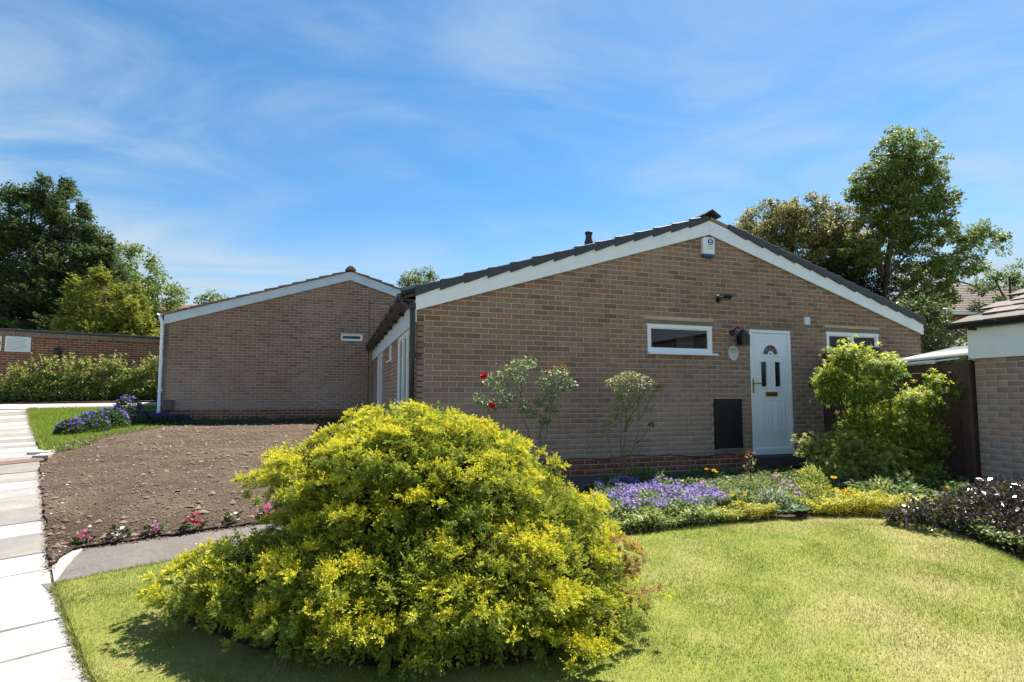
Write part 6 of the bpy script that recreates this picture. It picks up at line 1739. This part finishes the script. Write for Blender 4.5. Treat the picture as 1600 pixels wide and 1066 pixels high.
blossoms('purple_flowers', 'drift of violet blue flowers right of the golden juniper', 'flowers', LOB, 1900, .09, .30, .015, [(.30, .19, .55), (.42, .30, .66), (.22, .13, .45), (.56, .46, .74)], clus=5.5, w=[.4, .3, .15, .15])
EDG = [(2.2, 4.80), (2.72, 4.64), (3.36, 4.54), (3.9, 4.46), (3.95, 4.72), (3.4, 4.82), (2.8, 4.95), (2.6, 5.6), (2.1, 5.4)]
mound('edging_leaves', 'trailing green edging plants along the lawn in front of purple flowers', 'flower bed', EDG, 8200, .12, .036, [(.20, .29, .08), (.27, .35, .10), (.15, .22, .06)], topc=(.42, .46, .14), hvar=1.0)
BK = [(2.9, 6.15), (3.4, 6.25), (3.8, 6.05), (4.2, 5.75), (5.3, 5.6), (6.2, 5.5), (6.2, 6.3), (5.5, 6.4), (4.6, 6.45), (3.9, 6.6), (3.0, 6.3)]
mound('leafy_groundcover', 'dark green leafy ground cover beside the shaded tarmac path', 'ground cover', BK, 10500, .13, .060, [(.10, .16, .045), (.14, .20, .055), (.18, .22, .07)], aspect=.45, hvar=.9)
MIX = [(3.95, 4.85), (4.3, 4.6), (5.1, 4.45), (5.2, 5.0), (5.6, 5.4), (5.2, 5.65), (4.3, 5.75), (4.1, 5.5)]
mound('mixed_leaves', 'feathery pale green foliage of poppies in the middle of the bed', 'flower bed', MIX, 8500, .155, .040, [(.15, .23, .06), (.20, .28, .08), (.12, .18, .06)], aspect=.28, topc=(.32, .38, .12), upright=1.2, hvar=1.0)
YEL = [(4.62, 4.50), (4.7, 4.33), (5.12, 4.22), (5.42, 4.02), (5.85, 4.0), (6.0, 4.3), (5.6, 4.65), (5.0, 4.75), (4.65, 4.72)]
mound('golden_creeper', 'bright golden creeping leaves spilling along the curved lawn edge', 'ground cover', YEL, 12500, .15, .028, [(.50, .46, .05), (.62, .54, .06), (.34, .38, .06), (.30, .38, .08), (.70, .58, .05)], aspect=.55, upright=.6, hvar=1.0)
YE2 = [(3.62, 4.50), (4.0, 4.42), (4.22, 4.42), (4.2, 4.72), (3.7, 4.78)]
mound('golden_creeper', 'small patch of golden leaves left of the hosta', 'ground cover', YE2, 3200, .12, .028, [(.42, .38, .05), (.52, .46, .06), (.30, .32, .06), (.60, .50, .05)], aspect=.6, upright=.5, hvar=.8)
for (x, y, r, h, n, sz, asp, cs, tc_, lab) in [
        (5.25, 5.00, .20, .34, 1500, .045, .30, [(.18, .27, .05), (.24, .33, .06)], (.42, .46, .10), 'bright feathery clump under the three yellow poppies'),
        (4.95, 4.75, .20, .24, 1100, .040, .28, [(.20, .27, .06), (.28, .34, .08)], (.46, .46, .10), 'yellow green feathery clump just behind the golden creeper'),
        (4.12, 4.88, .20, .17, 420, .075, .60, [(.13, .21, .06), (.20, .28, .08)], (.30, .36, .12), 'broad-leaved pale green clump behind the small golden patch'),
        (4.55, 5.05, .22, .26, 1300, .045, .30, [(.13, .20, .06), (.18, .25, .08)], (.28, .33, .12), 'tall green clump around the small young rose'),
        (4.45, 4.75, .20, .20, 700, .05, .40, [(.24, .30, .20), (.18, .24, .14)], (.38, .42, .28), 'silvery green clump directly behind the hosta'),
        (3.75, 6.10, .26, .24, 420, .10, .35, [(.09, .15, .04), (.12, .19, .05)], (.18, .25, .07), 'fern-like green clump between purple flowers and dark path'),
        (5.75, 4.55, .22, .26, 900, .05, .4, [(.14, .20, .06), (.20, .27, .07)], (.34, .38, .12), 'green clump between golden creeper and dark shrub'),
        (5.0, 5.45, .22, .22, 800, .055, .4, [(.08, .13, .04), (.12, .18, .05)], (.20, .26, .08), 'dark green clump below the orange poppy'),
        (6.3, 4.9, .25, .24, 420, .10, .6, [(.07, .12, .035), (.10, .16, .05)], (.16, .23, .07), 'lobed dark green plant at the foot of the large shrub')]:
    h *= 1.2; g0_ = float(Gz(x, y)); t = empty('leafy_plant', (x, y, g0_), lab, 'plant')
    u = nrm(rng.normal(size=(n, 3))); u[:, 2] = np.abs(u[:, 2]); q = rng.random((n, 1)) ** .45
    P = np.column_stack([x + u[:, 0] * r * q[:, 0], y + u[:, 1] * r * q[:, 0], g0_ + .02 + u[:, 2] * h * q[:, 0]])
    D = nrm(u * .7 + rng.normal(0, .45, (n, 3)) + np.array([0, 0, .55]))
    tt = np.clip(u[:, 2:3] * q, 0, 1); c = mixc(cs, n); c = c * (1 - tt) + np.array(tc_) * tt
    FB().add(diamonds(P, D, sz * rng.uniform(.6, 1.25, n), sz * asp, c, nrm(np.array([0, 0, 1.]) + rng.normal(0, .5, (n, 3))), fold=.15)).build('foliage', M['leaf'], t, 'stuff')
    mb = MB()
    for k in range(6): mb.tube([(x + random.uniform(-.03, .03), y + random.uniform(-.03, .03), g0_ - .02), (x + random.uniform(-r, r) * .5, y + random.uniform(-r, r) * .5, g0_ + h * .75)], .003, 4)
    mb.build('stems', M['stem_g'], t)
REAR = [(5.6, 4.6), (6.0, 4.3), (6.9, 4.3), (7.5, 4.8), (7.7, 5.6), (7.0, 6.1), (6.2, 5.6), (5.6, 5.2)]
mound('rear_leaves', 'green leaves and ferns below the large shrub at the fence', 'ground cover', REAR, 9000, .17, .07, [(.10, .16, .045), (.14, .21, .055), (.18, .25, .07)], aspect=.5, hvar=.9)
RT = [(5.36, 3.98), (5.46, 3.68), (5.30, 3.15), (5.16, 2.6), (5.5, 2.5), (5.75, 3.2), (5.9, 4.0), (5.6, 4.1)]
mound('edging_leaves', 'green and yellow edging leaves where the bed curves below the dark shrub', 'flower bed', RT, 4200, .12, .040, [(.14, .20, .06), (.28, .30, .08), (.10, .15, .05)], topc=(.30, .34, .12))
BL = [(5.65, 5.0), (6.0, 4.65), (6.45, 4.75), (6.5, 5.15), (6.0, 5.4)]
blossoms('blue_flowers', 'patch of deep violet flowers below the large shrub', 'flowers', BL, 420, .10, .32, .013, [(.10, .07, .34), (.16, .10, .42)], clus=5)
blossoms('yellow_flowers', 'tiny yellow flowers scattered over the golden creeping leaves', 'flowers', YEL, 650, .04, .13, .012, [(.72, .55, .03), (.66, .62, .08)], clus=4)
blossoms('white_flowers', 'a few tiny white and lilac flowers in the mixed foliage', 'flowers', MIX, 110, .14, .30, .012, [(.62, .6, .6), (.5, .42, .62)], npet=4)
# camp of blue flowers by the far bungalow
def far_clump(name, lab, pts, h, nl, nf, cols):
    x0_, y0_ = pts[0][0], pts[0][1]
    t = empty(name, (x0_, y0_, float(Gz(x0_, y0_))), lab, 'flowering plant', 'blue flowered plants by the far bungalow')
    fb = FB(); ff = FB()
    for (x, y, r, hh) in pts:
        g0_ = float(Gz(x, y)); n = nl
        u = nrm(rng.normal(size=(n, 3))); u[:, 2] = np.abs(u[:, 2])
        P = np.column_stack([x + u[:, 0] * r, y + u[:, 1] * r, g0_ + .05 + u[:, 2] * hh])
        fb.add(diamonds(P, nrm(u + rng.normal(0, .5, u.shape)), .07, .035, mixc([(.06, .11, .035), (.09, .15, .045)], n), None))
        m = nf; u = nrm(rng.normal(size=(m, 3))); u[:, 2] = np.abs(u[:, 2]) * .8 + .3
        P = np.column_stack([x + u[:, 0] * r * 1.05, y + u[:, 1] * r * 1.05, g0_ + .08 + u[:, 2] * hh])
        i = np.repeat(np.arange(m), 5); a = np.tile(np.arange(5) * 1.2566, m)
        D = np.column_stack([np.cos(a), np.zeros(5 * m) - .4, np.sin(a)])
        ff.add(diamonds(P[i], D, .030, .028, mixc(cols, m)[i], None))
    fb.build('foliage', M['leaf'], t, 'stuff'); ff.build('flowers', M['petal'], t, 'stuff')
far_clump('blue_flower_clump', 'spreading clump of violet blue flowers on the edge of the small far lawn', [(-4.75, 13.6, .30, .36), (-4.65, 14.3, .34, .40), (-4.5, 14.9, .30, .62), (-4.95, 13.2, .22, .26)], .4, 900, 75, [(.20, .16, .48), (.15, .12, .42), (.40, .28, .60)])
far_clump('blue_flower_clump', 'low mat of violet blue flowers at the foot of the far bungalow wall', [(-4.3, 15.2, .35, .26), (-3.95, 15.35, .32, .20), (-3.6, 15.45, .28, .16)], .3, 700, 70, [(.17, .12, .46), (.13, .10, .40)])
WD_ = [(-3.9, 14.5), (-2.0, 15.1), (-.4, 15.3), (.6, 15.4), (.6, 15.72), (-3.9, 15.72)]
mound('low_weeds', 'low green weeds growing along the foot of the far bungalow', 'weeds', WD_, 1300, .08, .07, [(.07, .11, .035), (.10, .14, .045)], off=.03)
mound('low_weeds', 'weeds and rough grass creeping over the edge of the bare bed', 'weeds', [(-4.2, 10.6), (-3.95, 10.8), (-3.95, 12.2), (-3.7, 13.2), (-3.4, 14.0), (-3.8, 14.2), (-4.15, 13.0), (-4.35, 11.4)], 4200, .07, .06, [(.16, .20, .05), (.26, .25, .08), (.10, .14, .04)], off=.03, aspect=.2, upright=1.0)

# hosta with separate leaves
hx, hy = 4.42, 4.55; hz0 = float(Gz(hx, hy))
t = empty('hosta', (hx, hy, hz0), 'hosta with broad blue green leaves at the lawn edge', 'plant')
for k in range(30):
    a = k * 2.399; ti = .25 + .75 * ((k * .618) % 1); L_ = random.uniform(.12, .18)
    d = Vector((math.cos(a), math.sin(a), .9 - .75 * ti)).normalized(); p0 = Vector((hx + .02 * math.cos(a), hy + .02 * math.sin(a), hz0 + .03)) + d * (.06 + .10 * ti)
    s_ = d.cross(Vector((0, 0, 1))).normalized(); u_ = s_.cross(d)
    V = []
    for i, (tt, ww, cc) in enumerate([(0, .006, 0), (.2, .042, .004), (.5, .054, .006), (.8, .034, -.004), (1, .001, -.02)]):
        c_ = p0 + d * L_ * tt - Vector((0, 0, 1)) * (.05 * tt * tt)
        V += [c_ - s_ * ww + u_ * .012, c_ - u_ * .004, c_ + s_ * ww + u_ * .012]
    F = []
    for i in range(4):
        for j in range(2): F.append((i * 3 + j, i * 3 + j + 1, i * 3 + j + 4, i * 3 + j + 3))
    c = np.array([(.10, .18, .09), (.13, .22, .10), (.16, .24, .08)][k % 3])
    npmesh('leaf', [tuple(v) for v in V], F, M['leaf_h'], t, np.tile(c, (len(V), 1)), smooth=True) if 'leaf_h' in M else npmesh('leaf', [tuple(v) for v in V], F, M['leaf'], t, np.tile(c, (len(V), 1)), smooth=True)

# yellow poppies one by one
PP = [(4.51, 5.91, -.93), (4.56, 5.83, -.935), (4.63, 5.88, -.965), (2.99, 5.09, -1.17), (3.46, 4.66, -1.15), (3.91, 4.74, -1.05), (4.0, 4.65, -1.04), (4.93, 5.19, -.96), (5.16, 5.11, -.91), (5.30, 5.18, -.90), (5.36, 5.07, -.93), (5.14, 4.61, -.91), (5.08, 4.63, -1.0), (5.02, 4.4, -1.01), (5.10, 4.35, -1.05), (6.30, 4.25, -1.02), (6.62, 3.85, -1.0)]
PL = ['topmost left bloom of the three poppies standing together before the dark path', 'middle bloom of the three poppies standing together before the dark path', 'right bloom of the three poppies standing together before the dark path', 'pale yellow poppy among the violet flowers next to the juniper', 'yellow poppy at the front of the violet drift above the lawn edge', 'left one of two yellow poppies behind the golden creeper', 'right one of two yellow poppies behind the golden creeper', 'yellow poppy in front of the small rose and below the door',
      'left of three yellow poppies under the low olive shrub', 'middle of three yellow poppies under the low olive shrub', 'right of three yellow poppies under the low olive shrub', 'largest yellow poppy on a tall stem right of the feathery foliage', 'orange yellow poppy a little below the largest yellow one', 'small orange poppy low in the golden foliage', 'yellow poppy nearest the golden creeper and the patch of violet', 'yellow poppy standing above the dark purple shrub', 'yellow poppy at the very right edge over the dark shrub']
for k, ((x, y, h), lab) in enumerate(zip(PP, PL)):
    g0_ = float(Gz(x, y)); big = 1.25 if k in (11, 15) else (.75 if k in (12, 13) else 1)
    h += .035 if k > 2 else .01
    t = empty('yellow_poppy', (x, y, g0_), lab, 'poppy', 'yellow poppies in the flower bed')
    mb = MB(); z = h + EYE
    mb.tube([(x + .03 * math.sin(k), y, g0_), (x + .015 * math.sin(k), y, (g0_ + z) / 2), (x, y, z - .01)], .003, 5); mb.build('stem', M['stem_g'], t)
    f = FB(); c = (.85, .60, .02) if k not in (12, 13) else (.85, .36, .02)
    if k in (3, 4): c = (.80, .62, .15)
    flower_head(None, np.array((x, y, z - .008)), .038 * big, 4, c, cup=.75, fb=f); flower_head(None, np.array((x, y, z - .006)), .034 * big, 4, np.array(c) * .95, cup=1.1, fb=f)
    f.build('petals', M['petal'], t)
    mb = MB(); mb.tube([(x, y, z - .008), (x, y, z + .008)], [.005, .007], 6); mb.build('seed_head', M['stem_g'], t)
t = empty('orange_poppy', (5.22, 5.49, float(Gz(5.22, 5.49))), 'single orange red poppy in the shade just below the door step', 'poppy')
mb = MB(); mb.tube([(5.22, 5.49, float(Gz(5.22, 5.49))), (5.22, 5.49, EYE - .91)], .003, 5); mb.build('stem', M['stem_g'], t)
f = FB(); flower_head(None, np.array((5.22, 5.49, EYE - .91)), .036, 5, (.60, .12, .02), cup=.6, fb=f); f.build('petals', M['petal'], t)
# mauve flower heads
MV = [(4.03, 5.48, -1.04), (4.11, 5.46, -1.01), (3.89, 5.38, -1.08), (3.92, 5.35, -1.1), (3.93, 5.03, -1.09), (3.99, 5.01, -1.06), (4.10, 4.98, -1.03), (4.75, 5.06, -.92), (4.74, 4.89, -.96), (4.82, 4.87, -1.0), (4.86, 4.80, -1.03), (4.78, 4.75, -1.06)]
ML = ['mauve flower head left of the brightest pink one before the path', 'brightest pinkish flower head below the trio of poppies', 'pale mauve flower head left above the violet drift', 'small pale mauve head tucked beside the left one above the violet drift', 'left of three mauve heads between violet drift and poppies', 'middle of three mauve heads between violet drift and poppies', 'right of three mauve heads between violet drift and poppies', 'topmost lilac head right of the small young rose', 'second lilac head down in the group right of the small rose', 'third lilac head down in the group right of the small rose', 'fourth lilac head down in the group right of the small rose', 'lowest faded lilac head in the group right of the small rose']
for k, ((x, y, h), lab) in enumerate(zip(MV, ML)):
    g0_ = float(Gz(x, y)); z = h + EYE
    t = empty('mauve_flower', (x, y, g0_), lab, 'flower', 'mauve flower heads in the bed')
    mb = MB(); mb.tube([(x, y, g0_), (x, y, z)], .0035, 5); mb.build('stem', M['stem_g'], t)
    f = FB(); n = 16; u = nrm(rng.normal(size=(n, 3))); u[:, 2] = np.abs(u[:, 2])
    c = (.58, .38, .60) if k != 1 else (.66, .40, .58)
    for q in range(n): flower_head(None, np.array((x, y, z)) + u[q] * .036, .014, 4, np.array(c) * random.uniform(.85, 1.15), cup=.3, ax=u[q], fb=f)
    f.build('florets', M['petal'], t)

# bedding plants along the bare soil
IM = [(-2.06, 5.86), (-1.80, 5.90), (-1.55, 5.98), (-1.24, 6.06), (-.92, 6.17), (-.62, 6.30)]
IC = [[(.72, .03, .22), (.60, .02, .12), (.85, .15, .40)], [(.80, .75, .75), (.78, .78, .70)], [(.62, .12, .38), (.50, .08, .30)], [(.75, .02, .14), (.80, .04, .22), (.60, .02, .08)], [(.82, .55, .65), (.85, .75, .78)], [(.75, .03, .25), (.85, .20, .50)]]
IL = ['pink and red busy lizzie nearest the slab path', 'busy lizzie with sparse white flowers second from the slab path', 'busy lizzie with purplish pink flowers third from the slab path', 'largest busy lizzie with crimson flowers fourth from the slab path', 'busy lizzie with pale pink flowers fifth from the slab path', 'busy lizzie with magenta flowers nearest the golden juniper']
for k, ((x, y), cs, lab) in enumerate(zip(IM, IC, IL)):
    g0_ = float(Gz(x, y)) + .02; s_ = 1.25 if k == 3 else .95 + .1 * (k % 2)
    t = empty('bedding_plant', (x, y, g0_), lab, 'bedding plant', 'bedding plants along the bare soil')
    n = 46; a = rng.uniform(0, 6.28, n); r = .075 * s_ * np.sqrt(rng.random(n))
    P = np.column_stack([x + np.cos(a) * r * .7, y + np.sin(a) * r * .7, g0_ + .015 + rng.random(n) * .085 * s_])
    D = np.column_stack([np.cos(a), np.sin(a), rng.normal(.35, .3, n)])
    f = FB().add(diamonds(P, D, .058 * s_, .030, mixc([(.06, .10, .035), (.10, .15, .05), (.16, .07, .05), (.20, .24, .12)], n, [.4, .3, .12, .18]), None)); f.build('leaves', M['leaf'], t, 'stuff')
    m = 15 if k not in (1, 4) else 7
    for q in range(m):
        a_ = q * 2.399; r_ = .070 * s_ * math.sqrt((q + .5) / m)
        f = FB(); flower_head(None, np.array((x + r_ * math.cos(a_), y + r_ * math.sin(a_), g0_ + .115 * s_ + .02 * random.random() - .7 * r_ - .02 * (q % 3))), .019 * s_, 5, random.choice(cs), cup=.15, ax=(0, -.5, .8), fb=f)
        f.build('flower', M['petal'], t)
# bits fallen on the lawn
litter_bits([(-.9, 3.3), (.2, 2.0), (4, 2.0), (5, 3.5), (2.5, 4.4), (-.6, 4.6)], 260, .05, 'fallen_petals', 'pale fallen petals and leaf bits lying on the lawn', [(.5, .48, .4), (.4, .33, .2)], (.01, .025))
